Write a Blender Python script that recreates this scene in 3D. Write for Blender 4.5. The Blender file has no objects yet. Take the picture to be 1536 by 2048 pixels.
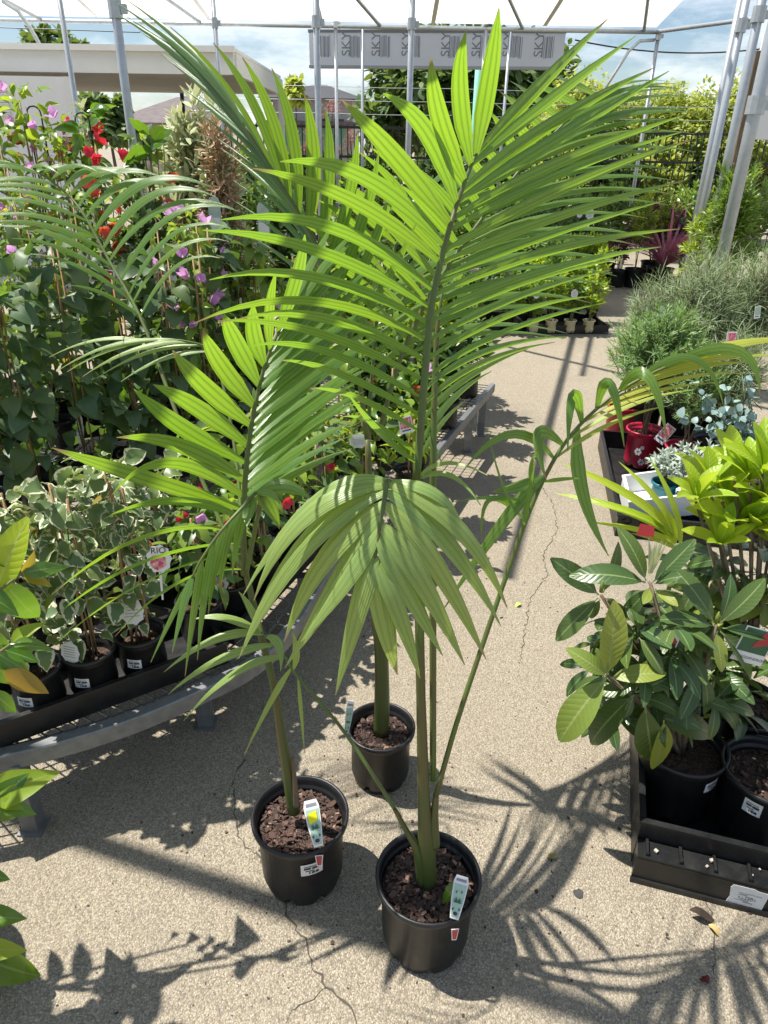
import bpy, math, random
import numpy as np
from mathutils import Vector, Matrix, Quaternion

# ------------------------------------------------------------------ camera
SC = bpy.context.scene
COL = SC.collection
FPX, PITCH, ROLL = 1420.0, math.radians(27.5), math.radians(1.05)
CAM = Vector((0, 0, 1.52))
_R0, _U0 = Vector((1, 0, 0)), Vector((0, math.sin(PITCH), math.cos(PITCH)))
_F = Vector((0, math.cos(PITCH), -math.sin(PITCH)))
_X = _R0 * math.cos(ROLL) + _U0 * math.sin(ROLL)
_Y = -_R0 * math.sin(ROLL) + _U0 * math.cos(ROLL)
cd = bpy.data.cameras.new('camera')
cam = bpy.data.objects.new('camera', cd)
COL.objects.link(cam)
cd.sensor_fit = 'VERTICAL'
cd.sensor_height = 36.0
cd.lens = FPX / 2048 * 36.0
cd.clip_start, cd.clip_end = 0.05, 800
cam.matrix_world = Matrix.Translation(CAM) @ Matrix((_X, _Y, -_F)).transposed().to_4x4()
SC.camera = cam

# ------------------------------------------------------------------ sky, sun, exposure
SUN_EL, SUN_AZ = math.radians(65), math.radians(286)      # azimuth clockwise from +Y: the sun stands to the left
SDIR = Vector((math.sin(SUN_AZ) * math.cos(SUN_EL), math.cos(SUN_AZ) * math.cos(SUN_EL), math.sin(SUN_EL)))
w = bpy.data.worlds.new('World')
SC.world = w
w.use_nodes = True
nt = w.node_tree
bg = nt.nodes['Background']
sky = nt.nodes.new('ShaderNodeTexSky')
sky.sky_type = 'NISHITA'
sky.sun_disc = False
sky.sun_elevation, sky.sun_rotation = SUN_EL, SUN_AZ
sky.dust_density, sky.ozone_density = 0.4, 2.5
tc = nt.nodes.new('ShaderNodeTexCoord')
mp = nt.nodes.new('ShaderNodeMapping')
mp.inputs['Scale'].default_value = (1.6, 1.6, 5.5)
ns = nt.nodes.new('ShaderNodeTexNoise')
ns.inputs['Scale'].default_value = 2.3
ns.inputs['Detail'].default_value = 9
ns.inputs['Roughness'].default_value = 0.62
rp = nt.nodes.new('ShaderNodeValToRGB')
rp.color_ramp.elements[0].position, rp.color_ramp.elements[1].position = 0.47, 0.68
mx = nt.nodes.new('ShaderNodeMix')
mx.data_type = 'RGBA'
mx.inputs['B'].default_value = (10.0, 10.4, 10.9, 1)
nt.links.new(tc.outputs['Generated'], mp.inputs['Vector'])
nt.links.new(mp.outputs['Vector'], ns.inputs['Vector'])
nt.links.new(ns.outputs['Fac'], rp.inputs['Fac'])
nt.links.new(rp.outputs['Color'], mx.inputs['Factor'])
nt.links.new(sky.outputs['Color'], mx.inputs['A'])
nt.links.new(mx.outputs['Result'], bg.inputs['Color'])
bg.inputs['Strength'].default_value = 0.078
sd = bpy.data.lights.new('sun', 'SUN')
sd.energy, sd.angle, sd.color = 5.0, math.radians(0.6), (1.0, 0.955, 0.88)
sun = bpy.data.objects.new('sun', sd)
COL.objects.link(sun)
sun.location = SDIR * 30
sun.rotation_euler = SDIR.to_track_quat('Z', 'Y').to_euler()
vs = SC.view_settings
vs.view_transform, vs.look, vs.exposure, vs.gamma = 'Standard', 'None', 0.68, 1.0
vs.use_curve_mapping = False
SC.cycles.max_bounces = 6
SC.cycles.transmission_bounces = 4
SC.cycles.diffuse_bounces = 3
SC.cycles.glossy_bounces = 3
SC.cycles.caustics_reflective = SC.cycles.caustics_refractive = False

# ------------------------------------------------------------------ layout helpers
def ray(px, py):
    return _F + _X * ((px - 768) / FPX) + _Y * ((1024 - py) / FPX)
def P(px, py, Y):
    d = ray(px, py)
    return CAM + d * (Y / d.y)
def G(px, py, z=0.0):
    d = ray(px, py)
    return CAM + d * ((z - CAM.z) / d.z)
RNG = random.Random(7)
def rv(r=RNG):
    while True:
        v = Vector((r.uniform(-1, 1), r.uniform(-1, 1), r.uniform(-1, 1)))
        if 0.05 < v.length < 1:
            return v.normalized()
UP = Vector((0, 0, 1))
ZERO = Vector((0, 0, 0))

# ------------------------------------------------------------------ object helpers
def link(name, data, parent=None, loc=None):
    o = bpy.data.objects.new(name, data)
    COL.objects.link(o)
    if parent is not None:
        o.parent = parent
    if loc is not None:
        o.location = loc
    return o
def thing(name, label, cat, loc, group=None):
    o = link(name, None, None, loc)
    o.empty_display_size = 0.05
    o['label'], o['category'] = label, cat
    if group:
        o['group'] = group
    return o
def tagged(o, label, cat, group=None):
    o['label'], o['category'] = label, cat
    if group:
        o['group'] = group
    return o
def struct(o):
    o['kind'] = 'structure'
    return o
def stuff(o):
    o['kind'] = 'stuff'
    return o

class MB:
    """collects faces for one mesh"""
    def __init__(s):
        s.v, s.f, s.uv = [], [], []
    def add(s, verts, faces, uvs=None):
        n = len(s.v)
        s.v += [tuple(v) for v in verts]
        s.f += [tuple(i + n for i in f) for f in faces]
        s.uv += uvs if uvs else [(0.0, 0.0)] * len(verts)
    def box(s, c, h, R=None):
        R = R or Matrix.Identity(3)
        c = Vector(c)
        vs_ = [c + R @ Vector((x * h[0], y * h[1], z * h[2])) for z in (-1, 1) for y in (-1, 1) for x in (-1, 1)]
        s.add(vs_, [(0, 2, 3, 1), (4, 5, 7, 6), (0, 1, 5, 4), (2, 6, 7, 3), (0, 4, 6, 2), (1, 3, 7, 5)],
              [(0, 0), (1, 0), (0, 1), (1, 1)] * 2)
    def bar(s, a, b, wx, wz):
        a, b = Vector(a), Vector(b)
        y = (b - a).normalized()
        ref = UP if abs(y.z) < 0.95 else Vector((1, 0, 0))
        x = y.cross(ref).normalized()
        z = x.cross(y)
        s.box((a + b) / 2, (wx / 2, (b - a).length / 2, wz / 2), Matrix((x, y, z)).transposed())
    def tube(s, pts, rad, n=8, cap=True):
        pts = [Vector(p) for p in pts]
        if not hasattr(rad, '__len__'):
            rad = [rad] * len(pts)
        rows = []
        prev = None
        for i, p in enumerate(pts):
            t = (pts[min(i + 1, len(pts) - 1)] - pts[max(i - 1, 0)]).normalized()
            if prev is None:
                ref = Vector((0, 1, 0)) if abs(t.y) < 0.9 else Vector((1, 0, 0))
                x = t.cross(ref).normalized()
            else:
                x = (prev - t * prev.dot(t)).normalized()
            prev = x
            y = t.cross(x)
            rows.append([p + (x * math.cos(2 * math.pi * k / n) + y * math.sin(2 * math.pi * k / n)) * rad[i] for k in range(n)])
        vs_ = [v for r in rows for v in r]
        m = len(pts)
        fs = [(i * n + k, i * n + (k + 1) % n, (i + 1) * n + (k + 1) % n, (i + 1) * n + k) for i in range(m - 1) for k in range(n)]
        if cap:
            fs += [tuple(range(n - 1, -1, -1)), tuple(range((m - 1) * n, m * n))]
        s.add(vs_, fs, [(k / n, i / max(m - 1, 1)) for i in range(m) for k in range(n)])
    def lathe(s, prof, n=32, c=(0, 0, 0)):
        c = Vector(c)
        vs_ = [c + Vector((r * math.cos(2 * math.pi * k / n), r * math.sin(2 * math.pi * k / n), z)) for r, z in prof for k in range(n)]
        m = len(prof)
        s.add(vs_, [(i * n + k, i * n + (k + 1) % n, (i + 1) * n + (k + 1) % n, (i + 1) * n + k) for i in range(m - 1) for k in range(n)],
              [(k / n, i / (m - 1)) for i in range(m) for k in range(n)])
    def poly(s, pts, thick, nrm):
        """flat plate with thickness"""
        n = len(pts)
        nrm = Vector(nrm).normalized() * thick / 2
        a = [Vector(p) + nrm for p in pts]
        b = [Vector(p) - nrm for p in pts]
        s.add(a + b, [tuple(range(n)), tuple(range(2 * n - 1, n - 1, -1))] + [(i, i + n, (i + 1) % n + n, (i + 1) % n) for i in range(n)])
    def mesh(s, name, mat, smooth=False):
        me = bpy.data.meshes.new(name)
        me.from_pydata(s.v, [], s.f)
        if any(u != (0.0, 0.0) for u in s.uv[:40]):
            uvl = me.uv_layers.new(name='UVMap')
            li = np.empty(len(me.loops), dtype=np.int32)
            me.loops.foreach_get('vertex_index', li)
            uvl.data.foreach_set('uv', np.asarray(s.uv, dtype=np.float32)[li].ravel())
        if mat:
            me.materials.append(mat)
        if smooth:
            me.polygons.foreach_set('use_smooth', [True] * len(me.polygons))
        me.update()
        return me
    def build(s, name, mat, parent=None, loc=None, smooth=False):
        return link(name, s.mesh(name, mat, smooth), parent, loc)

def spline(pts, n):
    """Catmull-Rom through points"""
    pts = [Vector(p) for p in pts]
    if len(pts) == 2:
        return [pts[0].lerp(pts[1], i / (n - 1)) for i in range(n)]
    q = [pts[0] * 2 - pts[1]] + pts + [pts[-1] * 2 - pts[-2]]
    out = []
    m = len(pts) - 1
    for i in range(n):
        u = i / (n - 1) * m
        k = min(int(u), m - 1)
        t = u - k
        a, b, c, d = q[k], q[k + 1], q[k + 2], q[k + 3]
        out.append(0.5 * ((2 * b) + (c - a) * t + (2 * a - 5 * b + 4 * c - d) * t * t + (3 * b - a - 3 * c + d) * t ** 3))
    return out

# ------------------------------------------------------------------ materials
def newmat(name):
    m = bpy.data.materials.new(name)
    m.use_nodes = True
    t = m.node_tree
    return m, t, t.nodes['Principled BSDF'], t.nodes['Material Output']
def nd(t, kind, **kw):
    n = t.nodes.new(kind)
    for k, v in kw.items():
        if hasattr(n, k):
            setattr(n, k, v)
        else:
            n.inputs[k].default_value = v
    return n
def mth(t, op, a, b=None, clamp=False):
    n = t.nodes.new('ShaderNodeMath')
    n.operation = op
    n.use_clamp = clamp
    for i, x in enumerate((a, b)):
        if x is None:
            continue
        if isinstance(x, (int, float)):
            n.inputs[i].default_value = x
        else:
            t.links.new(x, n.inputs[i])
    return n.outputs[0]
def mixc(t, fac, a, b, blend='MIX'):
    n = t.nodes.new('ShaderNodeMix')
    n.data_type = 'RGBA'
    n.blend_type = blend
    for key, x in (('Factor', fac), ('A', a), ('B', b)):
        s = n.inputs[key]
        if isinstance(x, (int, float)):
            s.default_value = x
        elif isinstance(x, tuple):
            s.default_value = (*x[:3], 1)
        else:
            t.links.new(x, s)
    return n.outputs['Result']
def rand_of(t):
    oi = t.nodes.new('ShaderNodeObjectInfo')
    ge = t.nodes.new('ShaderNodeNewGeometry')
    return mth(t, 'FRACT', mth(t, 'ADD', oi.outputs['Random'], ge.outputs['Random Per Island']))

def simple(name, col, rough=0.6, metal=0.0, noise=0.0, scale=30.0, bump=0.0, spec=0.5, dirt=None):
    m, t, b, o = newmat(name)
    b.inputs['Roughness'].default_value = rough
    b.inputs['Metallic'].default_value = metal
    b.inputs['Specular IOR Level'].default_value = spec
    b.inputs['Base Color'].default_value = (*col, 1)
    if noise or bump:
        tc_ = nd(t, 'ShaderNodeTexCoord')
        n = nd(t, 'ShaderNodeTexNoise', Scale=scale, Detail=6.0, Roughness=0.65)
        t.links.new(tc_.outputs['Object'], n.inputs['Vector'])
        if noise:
            d = dirt or tuple(c * 0.45 for c in col)
            f = mth(t, 'MULTIPLY', mth(t, 'SUBTRACT', n.outputs['Fac'], 0.42, True), noise * 5, True)
            t.links.new(mixc(t, f, (*col, 1), (*d, 1)), b.inputs['Base Color'])
            t.links.new(mth(t, 'ADD', mth(t, 'MULTIPLY', n.outputs['Fac'], 0.35), rough - 0.17), b.inputs['Roughness'])
        if bump:
            bp = nd(t, 'ShaderNodeBump', Strength=bump, Distance=0.004)
            t.links.new(n.outputs['Fac'], bp.inputs['Height'])
            t.links.new(bp.outputs['Normal'], b.inputs['Normal'])
    return m

def leaf_mat(name, top, trans, tfac=0.35, rough=0.42, vary=0.3, alt=None, margin=None, ribs=0, veins=0.0, mid=None, spec=0.5, tip=None, tgain=1.0):
    m, t, b, o = newmat(name)
    uv = nd(t, 'ShaderNodeUVMap')
    uv.uv_map = 'UVMap'
    sp = nd(t, 'ShaderNodeSeparateXYZ')
    t.links.new(uv.outputs['UV'], sp.inputs['Vector'])
    u, v = sp.outputs['X'], sp.outputs['Y']
    r = rand_of(t)
    a = mth(t, 'MULTIPLY', mth(t, 'ABSOLUTE', mth(t, 'SUBTRACT', u, 0.5)), 2.0)
    col = (*top, 1)
    tr = (*trans, 1)
    al = alt or (top[0] * 1.9 + 0.01, top[1] * 1.35, top[2] * 0.8)
    ng = nd(t, 'ShaderNodeTexNoise', Scale=38.0, Detail=3.0)
    oc = nd(t, 'ShaderNodeTexCoord')
    t.links.new(oc.outputs['Object'], ng.inputs['Vector'])
    mott = mth(t, 'MULTIPLY', mth(t, 'SUBTRACT', ng.outputs['Fac'], 0.4, True), 0.9)
    f = mth(t, 'ADD', mth(t, 'MULTIPLY', r, vary * 1.6), mth(t, 'MULTIPLY', mott, vary * 2), True)
    c1 = mixc(t, f, col, (*al, 1))
    c2 = mixc(t, mth(t, 'MULTIPLY', r, vary), tr, (trans[0] * 1.5, trans[1] * 1.1, trans[2]))
    if ribs:
        wv = mth(t, 'SINE', mth(t, 'MULTIPLY', u, 6.2832 * ribs))
        wv = mth(t, 'MULTIPLY', mth(t, 'ADD', wv, 1.0), 0.5)
        wv2 = mth(t, 'POWER', wv, 3.0)
        c1 = mixc(t, mth(t, 'MULTIPLY', wv2, 0.3), c1, tuple(x * 0.6 for x in top))
        c2 = mixc(t, mth(t, 'MULTIPLY', wv2, 0.62), c2, tuple(x * 0.38 for x in trans))
        bp = nd(t, 'ShaderNodeBump', Strength=0.2, Distance=0.003)
        t.links.new(mth(t, 'SINE', mth(t, 'MULTIPLY', u, 6.2832 * ribs * 3)), bp.inputs['Height'])
        t.links.new(bp.outputs['Normal'], b.inputs['Normal'])
    if veins:
        ph = mth(t, 'ADD', mth(t, 'MULTIPLY', v, 11.0), mth(t, 'MULTIPLY', a, -1.8))
        wv = mth(t, 'POWER', mth(t, 'ABSOLUTE', mth(t, 'SINE', mth(t, 'MULTIPLY', ph, 3.1416))), 0.6)
        bp = nd(t, 'ShaderNodeBump', Strength=veins, Distance=0.004)
        t.links.new(wv, bp.inputs['Height'])
        t.links.new(bp.outputs['Normal'], b.inputs['Normal'])
        c1 = mixc(t, mth(t, 'MULTIPLY', mth(t, 'SUBTRACT', 1.0, wv), 0.12), c1, (al[0] * 1.3, al[1] * 1.3, al[2]))
    if mid is not None:
        f = mth(t, 'LESS_THAN', a, 0.07)
        c1 = mixc(t, f, c1, (*mid, 1))
    if margin is not None:
        n2 = nd(t, 'ShaderNodeTexNoise', Scale=5.0, Detail=3.0)
        cb = nd(t, 'ShaderNodeCombineXYZ')
        t.links.new(u, cb.inputs[0]); t.links.new(v, cb.inputs[1]); t.links.new(mth(t, 'MULTIPLY', r, 20.0), cb.inputs[2])
        t.links.new(cb.outputs[0], n2.inputs['Vector'])
        ev = mth(t, 'MULTIPLY', mth(t, 'ABSOLUTE', mth(t, 'SUBTRACT', v, 0.45)), 1.35)
        d = mth(t, 'ADD', mth(t, 'MAXIMUM', a, ev), mth(t, 'MULTIPLY', mth(t, 'SUBTRACT', n2.outputs['Fac'], 0.5), 1.1))
        f = mth(t, 'GREATER_THAN', d, mth(t, 'ADD', mth(t, 'MULTIPLY', r, 0.3), 0.60))
        c1 = mixc(t, f, c1, (*margin, 1))
        c2 = mixc(t, f, c2, (margin[0] * 0.8, margin[1] * 0.8, margin[2] * 0.5))
    if tip is not None:
        sn = nd(t, 'ShaderNodeTexNoise', Scale=55.0, Detail=2.0)
        t.links.new(oc.outputs['Object'], sn.inputs['Vector'])
        sf = mth(t, 'MULTIPLY', mth(t, 'SUBTRACT', sn.outputs['Fac'], 0.70, True), 6.0, True)
        c1 = mixc(t, sf, c1, (0.2, 0.15, 0.06))
        f = mth(t, 'MULTIPLY', mth(t, 'SUBTRACT', v, mth(t, 'SUBTRACT', 0.985, mth(t, 'MULTIPLY', r, 0.1)), True), 14.0, True)
        c1 = mixc(t, f, c1, (*tip, 1))
        c2 = mixc(t, f, c2, (*tip, 1))
    t.links.new(c1, b.inputs['Base Color'])
    b.inputs['Roughness'].default_value = rough
    b.inputs['Specular IOR Level'].default_value = spec
    if ribs:
        b.inputs['Coat Weight'].default_value = 0.35
        b.inputs['Coat Roughness'].default_value = 0.32
    tb = nd(t, 'ShaderNodeBsdfTranslucent')
    t.links.new(c2, tb.inputs['Color'])
    ms = nd(t, 'ShaderNodeMixShader', Fac=tfac)
    t.links.new(b.outputs[0], ms.inputs[1])
    t.links.new(tb.outputs[0], ms.inputs[2])
    t.links.new(ms.outputs[0], o.inputs['Surface'])
    return m

M = {}
M['palm'] = leaf_mat('palm_leaf', (0.10, 0.205, 0.052), (0.35, 0.62, 0.03), 0.42, 0.28, 0.22, ribs=3, tip=(0.26, 0.19, 0.08))
M['palm_old'] = leaf_mat('palm_leaf_pale', (0.22, 0.35, 0.105), (0.5, 0.66, 0.08), 0.32, 0.3, 0.2, ribs=3, tip=(0.34, 0.26, 0.12))
M['palm_yellow'] = leaf_mat('palm_leaf_yellowing', (0.36, 0.47, 0.09), (0.55, 0.62, 0.06), 0.42, 0.36, 0.3, ribs=3)
M['palm_dark'] = leaf_mat('palm_leaf_dark', (0.065, 0.15, 0.05), (0.25, 0.5, 0.03), 0.34, 0.32, 0.25, ribs=3)
M['variegated'] = leaf_mat('variegated_leaf', (0.10, 0.18, 0.08), (0.25, 0.38, 0.08), 0.28, 0.4, 0.3, margin=(0.72, 0.71, 0.5))
M['heart'] = leaf_mat('dark_climber_leaf', (0.07, 0.135, 0.062), (0.18, 0.34, 0.04), 0.25, 0.48, 0.35, mid=(0.1, 0.17, 0.07))
M['lime'] = leaf_mat('lime_leaf', (0.17, 0.30, 0.03), (0.5, 0.66, 0.04), 0.42, 0.4, 0.35, mid=(0.3, 0.4, 0.1))
M['mid'] = leaf_mat('mid_green_leaf', (0.115, 0.22, 0.05), (0.28, 0.48, 0.04), 0.34, 0.38, 0.4)
M['deep'] = leaf_mat('deep_green_leaf', (0.055, 0.12, 0.04), (0.12, 0.26, 0.03), 0.28, 0.38, 0.4)
M['rhodo'] = leaf_mat('leathery_leaf', (0.045, 0.10, 0.034), (0.2, 0.34, 0.04), 0.16, 0.3, 0.4, veins=0.14, mid=(0.2, 0.27, 0.1))
M['rhodo_pale'] = leaf_mat('leathery_leaf_pale', (0.17, 0.25, 0.05), (0.34, 0.46, 0.05), 0.25, 0.4, 0.4, veins=0.14, mid=(0.3, 0.36, 0.12))
M['shoot'] = leaf_mat('new_shoot_leaf', (0.26, 0.42, 0.03), (0.58, 0.75, 0.05), 0.45, 0.38, 0.25, veins=0.2, mid=(0.45, 0.55, 0.15))
M['gloss'] = leaf_mat('glossy_leaf', (0.05, 0.14, 0.02), (0.26, 0.5, 0.03), 0.34, 0.2, 0.35, mid=(0.2, 0.3, 0.08), spec=0.7)
M['bronze'] = leaf_mat('bronze_new_leaf', (0.26, 0.24, 0.03), (0.5, 0.42, 0.04), 0.35, 0.28, 0.5, alt=(0.36, 0.2, 0.03))
M['silver'] = leaf_mat('silver_leaf', (0.42, 0.50, 0.42), (0.4, 0.48, 0.34), 0.2, 0.6, 0.25, alt=(0.6, 0.66, 0.58))
M['euc'] = leaf_mat('blue_grey_leaf', (0.22, 0.34, 0.32), (0.3, 0.42, 0.3), 0.22, 0.5, 0.3, alt=(0.38, 0.5, 0.46))
M['grey'] = leaf_mat('grey_green_needle', (0.22, 0.32, 0.16), (0.34, 0.46, 0.16), 0.28, 0.5, 0.4, alt=(0.36, 0.42, 0.24))
M['needle'] = leaf_mat('bright_needle', (0.15, 0.27, 0.10), (0.3, 0.5, 0.08), 0.3, 0.45, 0.4, alt=(0.26, 0.38, 0.14))
M['cream'] = leaf_mat('cream_leaf', (0.72, 0.72, 0.52), (0.55, 0.6, 0.3), 0.3, 0.5, 0.4, alt=(0.3, 0.42, 0.16))
M['dry'] = leaf_mat('dry_seed_head', (0.36, 0.24, 0.14), (0.4, 0.25, 0.1), 0.2, 0.7, 0.4, alt=(0.5, 0.36, 0.22))
M['strap'] = leaf_mat('strappy_leaf', (0.10, 0.19, 0.08), (0.25, 0.42, 0.05), 0.3, 0.42, 0.4)
M['wine'] = leaf_mat('wine_red_leaf', (0.42, 0.17, 0.25), (0.6, 0.18, 0.28), 0.35, 0.38, 0.5, alt=(0.58, 0.3, 0.36))
M['maroon'] = leaf_mat('maroon_leaf', (0.11, 0.04, 0.045), (0.25, 0.05, 0.06), 0.25, 0.45, 0.5, alt=(0.16, 0.06, 0.05))
M['tree'] = leaf_mat('tree_leaf', (0.09, 0.16, 0.06), (0.26, 0.4, 0.06), 0.25, 0.5, 0.5, alt=(0.10, 0.16, 0.04))
M['hedge'] = leaf_mat('hedge_leaf', (0.24, 0.33, 0.08), (0.6, 0.7, 0.1), 0.42, 0.5, 0.5, alt=(0.42, 0.48, 0.12))
M['lilac'] = leaf_mat('lilac_bract', (0.72, 0.38, 0.72), (0.8, 0.45, 0.8), 0.4, 0.6, 0.3, alt=(0.78, 0.48, 0.78))
M['redpetal'] = leaf_mat('red_petal', (0.6, 0.03, 0.08), (0.8, 0.04, 0.06), 0.35, 0.45, 0.3, alt=(0.75, 0.08, 0.12))
M['coral'] = leaf_mat('coral_petal', (0.75, 0.12, 0.06), (0.85, 0.2, 0.08), 0.35, 0.5, 0.3, alt=(0.85, 0.28, 0.2))
M['pinkpetal'] = leaf_mat('dusty_pink_flower', (0.55, 0.26, 0.24), (0.6, 0.3, 0.25), 0.3, 0.6, 0.4, alt=(0.4, 0.16, 0.12))

def stem_mat(name, c1, c2, scale=9.0, rough=0.45):
    m, t, b, o = newmat(name)
    tc_ = nd(t, 'ShaderNodeTexCoord')
    mp_ = nd(t, 'ShaderNodeMapping')
    mp_.inputs['Scale'].default_value = (6, 6, 0.6)
    n = nd(t, 'ShaderNodeTexNoise', Scale=scale, Detail=5.0)
    t.links.new(tc_.outputs['Object'], mp_.inputs['Vector'])
    t.links.new(mp_.outputs['Vector'], n.inputs['Vector'])
    f = mth(t, 'MULTIPLY', mth(t, 'SUBTRACT', n.outputs['Fac'], 0.38, True), 3.6, True)
    t.links.new(mixc(t, f, (*c1, 1), (*c2, 1)), b.inputs['Base Color'])
    b.inputs['Roughness'].default_value = rough
    bp = nd(t, 'ShaderNodeBump', Strength=0.25, Distance=0.002)
    t.links.new(n.outputs['Fac'], bp.inputs['Height'])
    t.links.new(bp.outputs['Normal'], b.inputs['Normal'])
    return m
M['palmstem'] = stem_mat('palm_stem', (0.055, 0.095, 0.02), (0.10, 0.085, 0.025))
M['petiole'] = stem_mat('palm_petiole', (0.085, 0.15, 0.025), (0.10, 0.10, 0.03))
M['twig'] = stem_mat('green_twig', (0.12, 0.16, 0.05), (0.2, 0.15, 0.08))
M['wood'] = stem_mat('woody_stem', (0.13, 0.09, 0.055), (0.22, 0.17, 0.11), 14, 0.8)
M['bamboo'] = stem_mat('bamboo_stake', (0.42, 0.27, 0.12), (0.3, 0.18, 0.08), 12, 0.6)
M['bark'] = stem_mat('tree_bark', (0.10, 0.075, 0.05), (0.17, 0.13, 0.1), 5, 0.9)

def pot_mat(name, col, rough=0.42):
    m = simple(name, col, rough, 0, 0.16, 24.0, 0.12, 0.5, tuple(c * 1.7 + 0.012 for c in col))
    return m
M['pot'] = pot_mat('black_pot_plastic', (0.009, 0.0095, 0.0105))
M['pot_red'] = pot_mat('red_pot_plastic', (0.52, 0.02, 0.06), 0.35)
M['pot_teal'] = pot_mat('teal_pot_plastic', (0.005, 0.16, 0.2), 0.35)
M['pot_cream'] = pot_mat('cream_pot_plastic', (0.62, 0.54, 0.34), 0.5)
M['pot_white'] = simple('white_pot_plastic', (0.72, 0.73, 0.74), 0.45, 0, 0.1, 20)
M['crate'] = simple('black_crate_plastic', (0.009, 0.0095, 0.01), 0.42, 0, 0.2, 18, 0.1, 0.5, (0.04, 0.038, 0.035))
M['white'] = simple('white_plastic', (0.8, 0.8, 0.79), 0.4)
M['paper'] = simple('label_paper', (0.74, 0.74, 0.73), 0.7, 0, 0.06, 60)
M['ink'] = simple('label_ink', (0.05, 0.05, 0.055), 0.8)
M['inkgrey'] = simple('grey_ink', (0.26, 0.27, 0.29), 0.8)
M['redprint'] = simple('red_print', (0.45, 0.03, 0.045), 0.4, 0, 0.5, 110, 0, 0.5, (0.25, 0.08, 0.06))
M['pinkprint'] = simple('pink_print', (0.62, 0.05, 0.16), 0.4, 0, 0.9, 90, 0, 0.5, (0.75, 0.6, 0.5))
M['greenprint'] = simple('pale_green_print', (0.42, 0.56, 0.46), 0.35, 0, 0.2, 120, 0, 0.5, (0.2, 0.36, 0.24))
M['darkprint'] = simple('dark_green_print', (0.03, 0.12, 0.06), 0.4)
M['yellow'] = simple('yellow_sticker', (0.85, 0.8, 0.0), 0.55)
M['galv'] = simple('galvanised_pipe', (0.46, 0.49, 0.51), 0.42, 0.55, 0.3, 26, 0.05, 0.5, (0.28, 0.31, 0.33))
M['bench'] = simple('galvanised_bench', (0.24, 0.25, 0.255), 0.5, 0.5, 0.3, 30, 0.1, 0.5, (0.09, 0.09, 0.09))
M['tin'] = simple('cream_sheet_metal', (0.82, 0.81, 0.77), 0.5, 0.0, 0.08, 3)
M['wallw'] = simple('white_wall_paint', (0.84, 0.84, 0.83), 0.7, 0, 0.08, 2)
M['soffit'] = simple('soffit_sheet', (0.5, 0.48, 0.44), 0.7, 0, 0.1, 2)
M['blackmetal'] = simple('black_metal', (0.015, 0.015, 0.016), 0.4)
M['rooftile'] = simple('roof_tiles', (0.16, 0.13, 0.13), 0.8, 0, 0.4, 6, 0.3)
M['darkroof'] = simple('dark_roof', (0.05, 0.05, 0.055), 0.7, 0, 0.2, 2)
M['render'] = simple('rendered_wall', (0.6, 0.55, 0.5), 0.8, 0, 0.1, 2)
M['mint'] = simple('mint_wall', (0.25, 0.55, 0.47), 0.7)
M['glass'] = simple('dark_window', (0.02, 0.025, 0.03), 0.1)

def soil_mat():
    m, t, b, o = newmat('potting_mix')
    tc_ = nd(t, 'ShaderNodeTexCoord')
    v1 = nd(t, 'ShaderNodeTexVoronoi', Scale=110.0)
    n = nd(t, 'ShaderNodeTexNoise', Scale=60.0, Detail=6.0)
    for x in (v1, n):
        t.links.new(tc_.outputs['Object'], x.inputs['Vector'])
    sp = nd(t, 'ShaderNodeSeparateXYZ')
    t.links.new(v1.outputs['Color'], sp.inputs[0])
    c = mixc(t, sp.outputs['X'], (0.02, 0.013, 0.009), (0.11, 0.06, 0.04))
    c = mixc(t, mth(t, 'MULTIPLY', n.outputs['Fac'], 0.6), c, (0.035, 0.024, 0.017))
    t.links.new(c, b.inputs['Base Color'])
    b.inputs['Roughness'].default_value = 0.9
    bp = nd(t, 'ShaderNodeBump', Strength=1.0, Distance=0.006)
    t.links.new(mth(t, 'ADD', v1.outputs['Distance'], n.outputs['Fac']), bp.inputs['Height'])
    t.links.new(bp.outputs['Normal'], b.inputs['Normal'])
    return m
M['soil'] = soil_mat()
def chip_mat():
    m, t, b, o = newmat('bark_chips')
    r = rand_of(t)
    c = mixc(t, r, (0.025, 0.016, 0.012), (0.12, 0.066, 0.048))
    c = mixc(t, mth(t, 'GREATER_THAN', r, 0.95), c, (0.28, 0.17, 0.125))
    t.links.new(c, b.inputs['Base Color'])
    b.inputs['Roughness'].default_value = 0.8
    return m
M['chips'] = chip_mat()

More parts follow.
